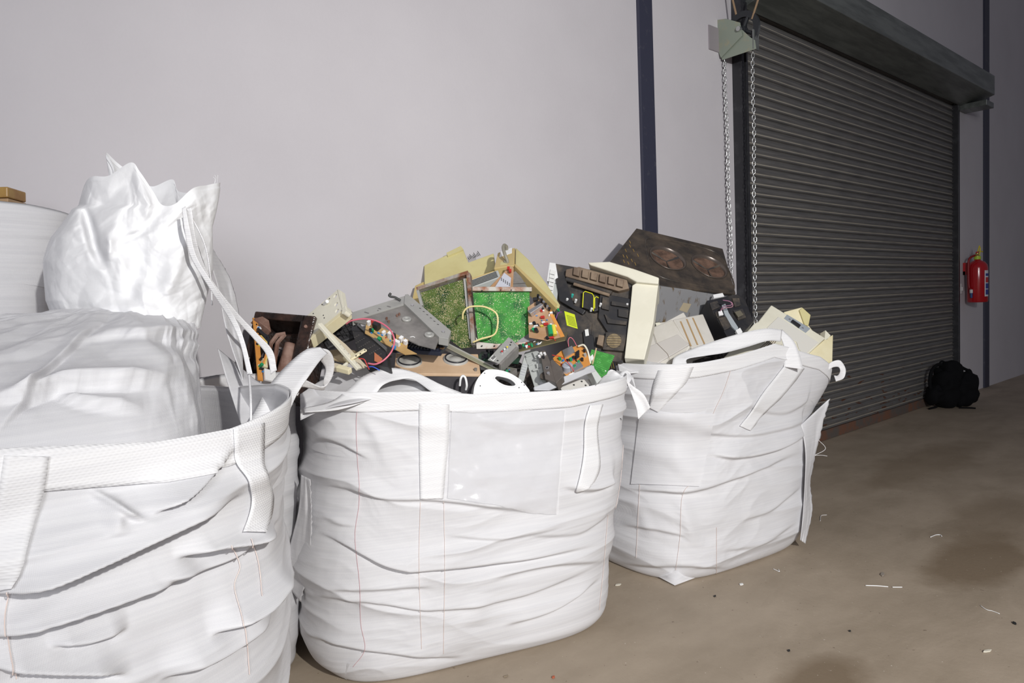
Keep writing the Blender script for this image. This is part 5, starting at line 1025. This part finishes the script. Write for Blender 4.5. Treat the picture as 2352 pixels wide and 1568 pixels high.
# --- grey player chassis
t, M, a, b = quad_thing('player_chassis', 'grey metal disc player casing lying upside down with round feet', 'disc player', (812, 748, 2.60), (1010, 782, 2.50), (934, 690, 2.82))
M, a, b = frame((815, 735, 2.62), (990, 792, 2.50), (925, 698, 2.78)); t.matrix_world = M
part(MB().prism(polyface(M, [(812, 737), (930, 700), (1008, 778), (1000, 800), (960, 790), (930, 776), (880, 755)]), -.006, 0), 'base_plate', GREYD, t, bevel=.001)
part(MB().prism(polyface(M, [(803, 722), (930, 682), (932, 700), (810, 737)]), -.02, .006), 'rear_panel', GREY, t, bevel=.001)
part(MB().prism(polyface(M, [(930, 682), (937, 681), (1036, 766), (1030, 784), (1008, 780), (928, 702)]), -.02, .012), 'side_panel', GREY, t, bevel=.0015)
for (px, py) in ((934, 734), (986, 770)):
    x, y = loc(M, px, py); part(MB().lathe([(.001, .0), (.020, 0), (.017, .007), (.009, .008), (.008, .003), (.001, .003)], c=(x, y, 0), seg=24), 'foot', GREY, t, smooth=True)
for (px, py) in ((947, 701), (1018, 762)):
    x, y = loc(M, px, py, .012); part(MB().lathe([(.001, .013), (.007, .013), (.006, .016), (.001, .016)], c=(x, y, 0), seg=14), 'screw', ALU, t)
for i in range(6):
    x, y = loc(M, 965 + i * 8.2, 708 + i * 7.4, .012); part(B(x - .004, x + .004, y - .0012, y + .0012, .0119, .013), 'slot', INK, t)
for (px, py) in ((888, 734), (893, 741), (912, 727), (917, 724)): x, y = loc(M, px, py); part(MB().cyl((x, y, 0), (x, y, .01), .004, seg=10), 'standoff', RUSTD, t)
for (px, py, w) in ((842, 718, .02), (872, 709, .012), (893, 704, .016), (868, 713, .005)): x, y = loc(M, px, py, .006); part(B(x - w / 2, x + w / 2, y - .003, y + .003, .006, .0068), 'printed_mark', mat('dull_print', (.18, .17, .17), rough=.7), t)
wire(t, [(920, 690, 2.78), (908, 683, 2.78), (898, 681, 2.78), (894, 678, 2.78), (898, 673, 2.78)], .005, 'cut_cable', mat('grey_black_cable', (.06, .06, .06), rough=.5))
# --- wooden loudspeaker
t, M, a, b = quad_thing('loudspeaker', 'chipboard loudspeaker box with two round drivers at the front of the heap', 'loudspeaker', (905, 857, 2.58), (1104, 859, 2.62), (886, 810, 2.72))
part(B(0, a, 0, b, -.012, 0), 'front_baffle', WOOD, t, bevel=.002); part(B(.004, a - .002, .004, b, -.14, -.012), 'cabinet', mat('dark_vinyl_cabinet', (.055, .05, .058), rough=.5, col2=(.09, .085, .09)), t, bevel=.002)
for (px, py) in ((940, 831), (1047, 826)):
    x, y = loc(M, px, py); r = .048
    d_ = part(MB().lathe([(.001, .010), (r * .40, .009), (r * .44, .006), (r * .78, .007), (r * .84, .009), (r * .9, .008), (r, .008), (r * 1.03, .0)], c=(x, y, 0), seg=40, cap=False), 'driver', mat('grey_driver', (.46, .45, .42), rough=.5, col2=(.38, .36, .33)), t, smooth=True)
    part(MB().tube([(x + r * .86 * math.cos(q), y + r * .86 * math.sin(q), .009) for q in np.linspace(0, 2 * PI, 36)[:-1]], .0032, seg=6, closed=True), 'surround', CU, d_, smooth=True)
for (px, py) in ((896, 820), (1092, 851), (905, 860)): x, y = loc(M, px, py); part(MB().cyl((x, y, 0), (x, y, .010), .006, seg=12), 'grille_peg', GREYD, t)
# --- metal rail across
t, M, a, b = quad_thing('metal_rail', 'long grey metal channel lying diagonally across the loudspeaker', 'metal rail', (1016, 792, 2.70), (1172, 872, 2.66), (1024, 783, 2.74))
L_ = a
part(B(0, L_, 0, .030, -.003, 0), 'web', mat('yellow_grey_sheet', (.42, .40, .32), rough=.4, metal=.4, col2=(.48, .44, .32), nscale=12), t, bevel=.0008); part(B(0, L_, .028, .031, -.03, .004), 'flange', GREY, t, bevel=.0005); part(B(0, L_, .031, .052, -.028, -.025), 'inner_wall', GREYD, t)
part(B(.03, L_ * .9, .044, .047, -.026, -.018), 'lip', GREY, t)
# --- steel box with audio sockets
t, M, a, b = quad_thing('socket_panel', 'small steel panel with three round audio sockets and a barcode sticker', 'metal panel', (1122, 822, 2.66), (1146, 832, 2.63), (1168, 776, 2.74))
M, a, b = frame((1120, 818, 2.66), (1170, 772, 2.74), (1140, 834, 2.62)); M, a, b = frame((1144, 834, 2.62), (1192, 792, 2.70), (1120, 822, 2.64)); t.matrix_world = M
part(MB().prism(polyface(M, [(1120, 826), (1168, 774), (1188, 792), (1146, 834)]), -.003, 0), 'face', GREY, t, bevel=.0008); part(MB().prism(polyface(M, [(1168, 774), (1176, 780), (1191, 795), (1186, 796)]), -.05, .002), 'end_cap', GREY, t, bevel=.001); part(MB().prism(polyface(M, [(1146, 834), (1188, 792), (1192, 796), (1150, 837)]), -.05, -.001), 'side', GREYD, t)
for (px, py, mm) in ((1153, 810, REDC), (1159, 805, WHT), (1165, 800, YELCO)):
    x, y = loc(M, px, py); s_ = part(MB().cyl((x, y, 0), (x, y, .007), .0055, seg=16), 'audio_socket', ALU, t); part(MB().cyl((x, y, .007), (x, y, .009), .0040, seg=14), 'socket_ring', mm, s_)
part(MB().prism(polyface(M, [(1125, 823), (1132, 815), (1140, 820), (1133, 829)], .001), 0, .0008), 'barcode_sticker', WLAB, t)
for i in range(5): part(MB().prism(polyface(M, [(1127 + i * 1.5, 822 - i * 1.3), (1128 + i * 1.5, 821 - i * 1.3), (1133 + i * 1.5, 825 - i * 1.3), (1132 + i * 1.5, 826 - i * 1.3)], .0012), .0008, .0012), 'bar', INK, t)
for (px, py) in ((1172, 792), (1174, 786), (1143, 828)): x, y = loc(M, px, py); part(B(x - .003, x + .003, y - .003, y + .003, 0, .0008), 'cutout', INK, t)
# --- white jug kettle handle
t, M, a, b = quad_thing('appliance_handle', 'white plastic appliance body with an oval handle hole, just above the middle bag rim', 'appliance part', (1088, 900, 2.57), (1222, 905, 2.63), (1098, 852, 2.60))
po = polyface(M, [(p[0], p[1]) for p in smoothline([(1087, 905), (1090, 886), (1098, 868), (1112, 852), (1122, 848), (1145, 849), (1170, 856), (1196, 872), (1212, 890), (1222, 905)], 40)])
e1 = [loc(M, x, y) for x, y in smoothline([(1134, 868), (1140, 862), (1152, 863), (1170, 868), (1182, 876), (1186, 884), (1178, 888), (1160, 886), (1144, 878), (1134, 868)], 36)[:-1]]
def plate_hole_poly(poly, hole, z0, z1):
    bm = bmesh.new(); ed = []
    for pts in (poly, hole):
        vs = [bm.verts.new((x, y, z1)) for x, y in pts]; ed += [bm.edges.new((vs[i], vs[(i + 1) % len(vs)])) for i in range(len(vs))]
    bmesh.ops.triangle_fill(bm, use_beauty=True, use_dissolve=False, edges=ed); ex = bmesh.ops.extrude_face_region(bm, geom=list(bm.faces)); vs = [g for g in ex['geom'] if isinstance(g, bmesh.types.BMVert)]
    bmesh.ops.translate(bm, verts=vs, vec=(0, 0, z0 - z1)); bmesh.ops.recalc_face_normals(bm, faces=bm.faces); mb = MB(); bm.verts.index_update(); mb.v = [tuple(v.co) for v in bm.verts]; mb.f = [tuple(v.index for v in f.verts) for f in bm.faces]; bm.free(); return mb
part(plate_hole_poly(po, e1, -.045, 0), 'body', WHT, t, bevel=.006, smooth=False)
part(MB().tube([(x, y, -.002) for x, y in e1], .0045, seg=8, closed=True), 'hole_rim', WHT, t, smooth=True)
holes(t, M, [(1113, 857), (1192, 890), (1103, 886), (1198, 878), (1204, 884)], .0022, .0)
# --- grey drive chassis, dark box, orange board, silver front
t, M, a, b = quad_thing('drive_chassis', 'light grey plastic drive frame standing upright beside the white handle', 'drive frame', (1228, 893, 2.68), (1258, 884, 2.66), (1203, 812, 2.78))
part(MB().prism(polyface(M, [(1203, 812), (1206, 808), (1226, 803), (1236, 806), (1238, 830), (1244, 860), (1256, 878), (1266, 884), (1228, 893)]), -.03, 0), 'frame', LGREY, t, bevel=.003)
for pts in ([(1222, 808), (1236, 806), (1238, 818), (1228, 822)], [(1230, 834), (1244, 834), (1250, 866), (1240, 870)], [(1222, 848), (1242, 842), (1242, 846), (1224, 852)]): pf(pts, 0, .012, 'rib', LGREY, tt=t, MM=M)
pf([(1236, 880), (1244, 874), (1250, 880), (1242, 888)], 0, .004, 'mounting_pad', SILV, tt=t, MM=M)
for pts in ([(1206, 816), (1218, 812), (1220, 816), (1208, 820)], [(1212, 836), (1222, 832), (1224, 836), (1214, 840)]): pf(pts, 0, .006, 'rib', LGREY, tt=t, MM=M)
t, M, a, b = quad_thing('drive_chassis', 'narrow grey ribbed plastic strip left of the upright drive frame', 'drive frame', (1192, 862, 2.70), (1206, 866, 2.70), (1196, 815, 2.78))
part(B(0, a, -.02, b, -.02, 0), 'frame', LGREY, t, bevel=.003); [part(B(.004, a - .004, .006 + i * .014, .010 + i * .014, 0, .004), 'rib', SILV, t) for i in range(5)]
t, M, a, b = quad_thing('scrap_module', 'dark brown grey electronic module with a square and a round socket', 'electronic module', (1254, 872, 2.60), (1276, 876, 2.58), (1240, 812, 2.70))
DMOD = mat('brown_grey_case', (.11, .095, .085), rough=.45, col2=(.15, .13, .115))
part(MB().prism(polyface(M, [(1240, 806), (1252, 804), (1262, 826), (1272, 866), (1276, 878), (1252, 870), (1246, 840)]), -.03, 0), 'face', DMOD, t, bevel=.002)
part(MB().prism(polyface(M, [(1262, 826), (1268, 822), (1290, 842), (1291, 862), (1276, 878), (1270, 866)]), -.05, -.006), 'side_case', DMOD, t, bevel=.002)
x, y = loc(M, 1257, 845); part(B(x - .006, x + .006, y - .006, y + .006, 0, .003), 'square_socket', ALU, t); part(B(x - .004, x + .004, y - .004, y + .004, .003, .0035), 'socket_hole', INK, t)
x, y = loc(M, 1260, 858); part(MB().cyl((x, y, 0), (x, y, .006), .006, seg=18), 'round_socket', ALU, t); part(MB().lathe([(.001, 0), (.018, 0), (.018, .004), (.001, .004)], c=(loc(M, 1250, 856)[0] - .004, loc(M, 1250, 856)[1], -.02), seg=24), 'dial', DUST, t)
for (px, py) in ((1244, 814), (1249, 822), (1252, 814), (1240, 820)): x, y = loc(M, px, py); part(MB().cyl((x, y, 0), (x, y, .010), .005, seg=12), 'terminal', [WHT, CU][px % 2], t)
t, M, a, b = quad_thing('circuit_board', 'orange circuit board with coils and red wires behind the silver front panel', 'circuit board', (1290, 868, 2.62), (1356, 838, 2.66), (1286, 808, 2.74))
part(MB().prism(polyface(M, [(1270, 822), (1288, 806), (1330, 792), (1345, 800), (1356, 836), (1300, 862), (1276, 838)]), -.003, 0), 'board', ORNG, t)
pf([(1291, 804), (1314, 793), (1320, 806), (1297, 820)], 0, .010, 'heat_sink', ALU, tt=t, MM=M); pf([(1313, 838), (1332, 828), (1340, 840), (1318, 852)], 0, .008, 'heat_sink', ALU, tt=t, MM=M)
for i in range(4): x, y = loc(M, 1328, 808 + i * 4.2, .006); part(MB().cyl((x - .012, y, .006), (x + .006, y + .004, .006), .004, seg=10), 'coil', CU, t)
for (px, py, mm, r) in ((1286, 826, GRNC, .006), (1311, 828, GRNC, .006), (1318, 824, CU, .006), (1342, 808, CU, .005), (1344, 818, GREY, .006), (1337, 828, CU, .006)): x, y = loc(M, px, py); part(MB().cyl((x, y, 0), (x, y, .012), r, seg=12), 'capacitor', mm, t)
x, y = loc(M, 1304, 848); part(MB().lathe([(.001, 0), (.020, 0), (.020, .022), (.014, .026), (.001, .026)], c=(x, y, 0), seg=28), 'motor', mat('blue_grey_motor', (.36, .38, .43), rough=.4), t); part(MB().cyl((x, y - .002, -.016), (x, y - .002, 0), .026, seg=24), 'motor_base', WHT, t); comps(t, .01, a * .8, .02, b * .6, 20, 29, s=.7)
t, M, a, b = quad_thing('front_panel', 'long silver plastic front panel slanting up to the right', 'front panel', (1228, 896, 2.58), (1364, 852, 2.66), (1220, 868, 2.60))
part(MB().prism(polyface(M, [(1228, 896), (1226, 888), (1340, 848), (1348, 842), (1364, 838), (1368, 852), (1350, 858), (1262, 896)]), -.012, 0), 'panel', SILV, t, bevel=.003); part(MB().prism(polyface(M, [(1352, 840), (1360, 836), (1384, 868), (1372, 880)]), -.05, -.004), 'end_frame', LGREY, t, bevel=.002)
t, M, a, b = quad_thing('scrap_case', 'white plastic tray with square holes under the silver front panel', 'plastic case', (1290, 896, 2.66), (1382, 892, 2.70), (1300, 872, 2.72))
part(B(0, a, -.01, b, -.03, 0), 'tray', mat('warm_white_plastic', (.72, .70, .66), rough=.45), t, bevel=.003); [part(B(a - .045 + (i % 3) * .013, a - .036 + (i % 3) * .013, .004 + (i // 3) * .012, .012 + (i // 3) * .012, 0, .001), 'square_hole', INK, t) for i in range(6)]; holes(t, M, [(1318, 884), (1336, 876), (1345, 885)], .004, 0)
t, M, a, b = quad_thing('scrap_clip', 'flat cream plastic strip with two pin holes lying along the bag rim', 'plastic clip', (1300, 898, 2.68), (1372, 898, 2.70), (1302, 888, 2.70)); part(B(0, a, 0, .022, -.006, 0), 'strip', CREAM2, t, bevel=.001); holes(t, M, [(1308, 893), (1325, 894)], .002, 0)
t, M, a, b = quad_thing('circuit_board', 'plain green circuit board leaning at the right end of the middle bag', 'circuit board', (1360, 850, 2.78), (1398, 868, 2.76), (1362, 802, 2.86))
part(MB().prism(polyface(M, [(1359, 802), (1412, 816), (1394, 858), (1378, 868), (1352, 826)]), -.003, 0), 'board', PG3, t)
part(MB().prism(polyface(M, [(1368, 800), (1371, 801), (1362, 838), (1359, 836)]), .0, .004), 'edge_strip', mat('tan_strip', (.55, .42, .25), rough=.5), t); pf([(1355, 818), (1362, 812), (1364, 822), (1358, 828)], 0, .012, 'connector', WHT, tt=t, MM=M)
t, M, a, b = quad_thing('connector_block', 'small black connector block with brass pins beside the plain green board', 'connector', (1396, 848, 2.84), (1416, 846, 2.84), (1400, 830, 2.87)); part(B(0, a, 0, b, -.02, 0), 'block', CU, t, bevel=.001); [part(B(.006 + i * .009, .010 + i * .009, .002, b - .006, 0, .002), 'pin', mat('brass', (.45, .33, .12)), t) for i in range(3)]
# burnt little board left of the rail, and grey comb part
t, M, a, b = quad_thing('circuit_board', 'small scorched brown board end under the corner of the player chassis', 'circuit board', (980, 790, 2.62), (1016, 802, 2.60), (984, 780, 2.65)); part(B(-.01, a, 0, .018, -.004, 0), 'board', BRNB, t); comps(t, 0, a * .9, .002, .014, 9, 33, kinds=['connector', 'chip', 'capacitor'], s=.7)
t, M, a, b = quad_thing('circuit_board', 'dark green board deep in the heap behind the steel socket panel', 'circuit board', (1095, 826, 2.84), (1190, 834, 2.80), (1098, 806, 2.90)); part(B(0, a, 0, b, -.004, 0), 'board', mat('dark_green_board', (.02, .06, .035), rough=.4), t); comps(t, .01, a * .9, .0, b, 12, 40, kinds=['blue_component', 'chip', 'capacitor', 'connector'], s=1.2)
# clear cracked case by the rail end
t, M, a, b = quad_thing('scrap_case', 'smoky clear plastic case fragment above the white handle', 'plastic case', (1150, 856, 2.68), (1172, 860, 2.66), (1146, 838, 2.74)); part(B(0, a, 0, b, -.03, 0), 'shell', mat('smoky_clear', (.25, .23, .21), rough=.15, alpha=.75), t, bevel=.002); comps(t, .002, a * .8, .002, b * .8, 6, 44, s=.7)
# --- wood in the bag at the left edge
t, M, a, b = quad_thing('wooden_cabinet', 'varnished brown wooden cabinet corner sticking out at the left edge', 'wooden cabinet', (-60, 466, 2.06), (18, 464, 2.06), (-60, 430, 2.06))
part(B(0, a, .014, b, -.08, 0), 'top_board', WOOD2, t, bevel=.004); part(B(0, a, -.10, .012, -.08, -.001), 'lower_board', mat('brown_wood', (.38, .24, .12), rough=.6, col2=(.45, .3, .18)), t, bevel=.002)
# --- loose filling: what nobody could count
HEAP = mat('dark_scrap_mix', (.03, .028, .028), rough=.6, col2=(.13, .10, .075), nscale=40, ramp=(.45, .7))
def heap(label, cx, cy, a, b, rot, hfun, seed):
    n = 90; u = np.linspace(-1, 1, n); A, C_ = np.meshgrid(u, u, indexing='ij'); ca, sa = math.cos(math.radians(rot)), math.sin(math.radians(rot))
    X = cx + A * a * ca - C_ * b * sa; Y = cy + A * a * sa + C_ * b * ca
    Z = hfun(X, Y, A, C_) + .05 * (np.round(vnoise(A * a * 26, C_ * b * 26, seed) * 4) / 4 - .5) + .02 * (np.round(vnoise(A * a * 60, C_ * b * 60, seed + 3) * 3) / 3 - .5)
    V = np.stack([X, Y, Z], -1); mb = MB().grid(V); o = mb.build('scrap_filling', HEAP); tag(o, label, 'scrap', kind='stuff'); return o
heap('dark jumble of small broken parts filling the middle bag', 1.70, 2.26, .53, .30, -15, lambda X, Y, A, C_: .88 + .17 * (C_ + 1) / 2 - .10 * np.clip(np.abs(A), .6, 1) + .05 * A, 61)
heap('dark jumble of small broken parts filling the right bag', 3.18, 2.17, .58, .38, -9, lambda X, Y, A, C_: .97 + .10 * (C_ + 1) / 2 - .08 * np.clip(np.abs(A), .7, 1), 67)
heap('dark jumble of small broken parts under the rusty box', .74, 2.55, .27, .13, 0, lambda X, Y, A, C_: 1.0 + 0 * A, 71)
# --- litter on the floor
def straw(label, pts, r=.0022, m=WHT, name='string_end', cat='string'):
    return tag(MB().tube([tuple(PZp(x, y, z)) for x, y, z in smoothline([(p[0], p[1], p[2] if len(p) > 2 else r + .001) for p in pts], 16)], r, seg=6).build(name, m, smooth=True), label, cat)
straw('straight white string in two bits on the floor, on the edge of the large stain', [(1988, 1344), (2015, 1345), (2040, 1347)]); straw('short white string just right of the straight one on the floor', [(2050, 1348), (2072, 1348)])
straw('white curved string end far back on the stained floor', [(2137, 1233), (2150, 1228), (2160, 1228), (2163, 1231)]); straw('wavy white thread on the floor near the right edge', [(2252, 1390), (2265, 1399), (2280, 1403), (2296, 1409)], .0015)
straw('bent white thread on the floor right of the right bag', [(1884, 1196), (1886, 1184), (1899, 1182)], .0015); straw('green white thread against the base of the right bag', [(1776, 1306), (1790, 1312), (1788, 1307)], .002)
def flake(label, px, py, w, h, rot, m, name='leaf_scrap', cat='litter'):
    c = PZp(px, py, .004); q = [(-w, 0), (-w * .4, h), (w * .5, h * .8), (w, 0), (w * .3, -h), (-w * .6, -h * .7)]; ca, sa = math.cos(rot), math.sin(rot)
    mb = MB().prism([(c[0] + x * ca - y * sa, c[1] + x * sa + y * ca) for x, y in q], .001, .006); return tag(mb.build(name, m, bevel=.001), label, cat)
PAPR = mat('pale_paper_scrap', (.66, .62, .52), rough=.7); 
flake('pale paper scrap on the floor near the bottom right corner', 2268, 1494, .020, .006, -.4, PAPR); flake('cream flake on the floor between the middle and right bags', 1420, 1342, .016, .008, -.3, PAPR); flake('white flake in front of the right bag', 1703, 1341, .012, .008, 0, WLAB)
flake('grey crumpled leaf in the middle of the large floor stain', 2027, 1318, .026, .008, .3, mat('grey_leaf', (.30, .26, .22), rough=.8)); flake('orange red chip on the floor at the bottom edge', 1271, 1554, .008, .005, .3, mat('brick_red', (.45, .12, .06), rough=.8), 'brick_chip'); flake('tiny dark crumb on the floor in front of the right bag', 1642, 1368, .008, .004, 0, INK, 'dirt_crumb'); flake('dark spidery speck on the floor near the right edge', 2330, 1430, .012, .006, .6, INK, 'dirt_crumb'); flake('small dark stone on the open floor', 1952, 1448, .005, .004, .1, INK, 'dirt_crumb'); flake('small brown crumb at the bottom of the open floor', 1812, 1493, .007, .004, .1, INK, 'dirt_crumb'); flake('brownish stalk bit in front of the middle bag', 1162, 1552, .010, .003, -.2, mat('stalk', (.25, .2, .14), rough=.8), 'dirt_crumb')
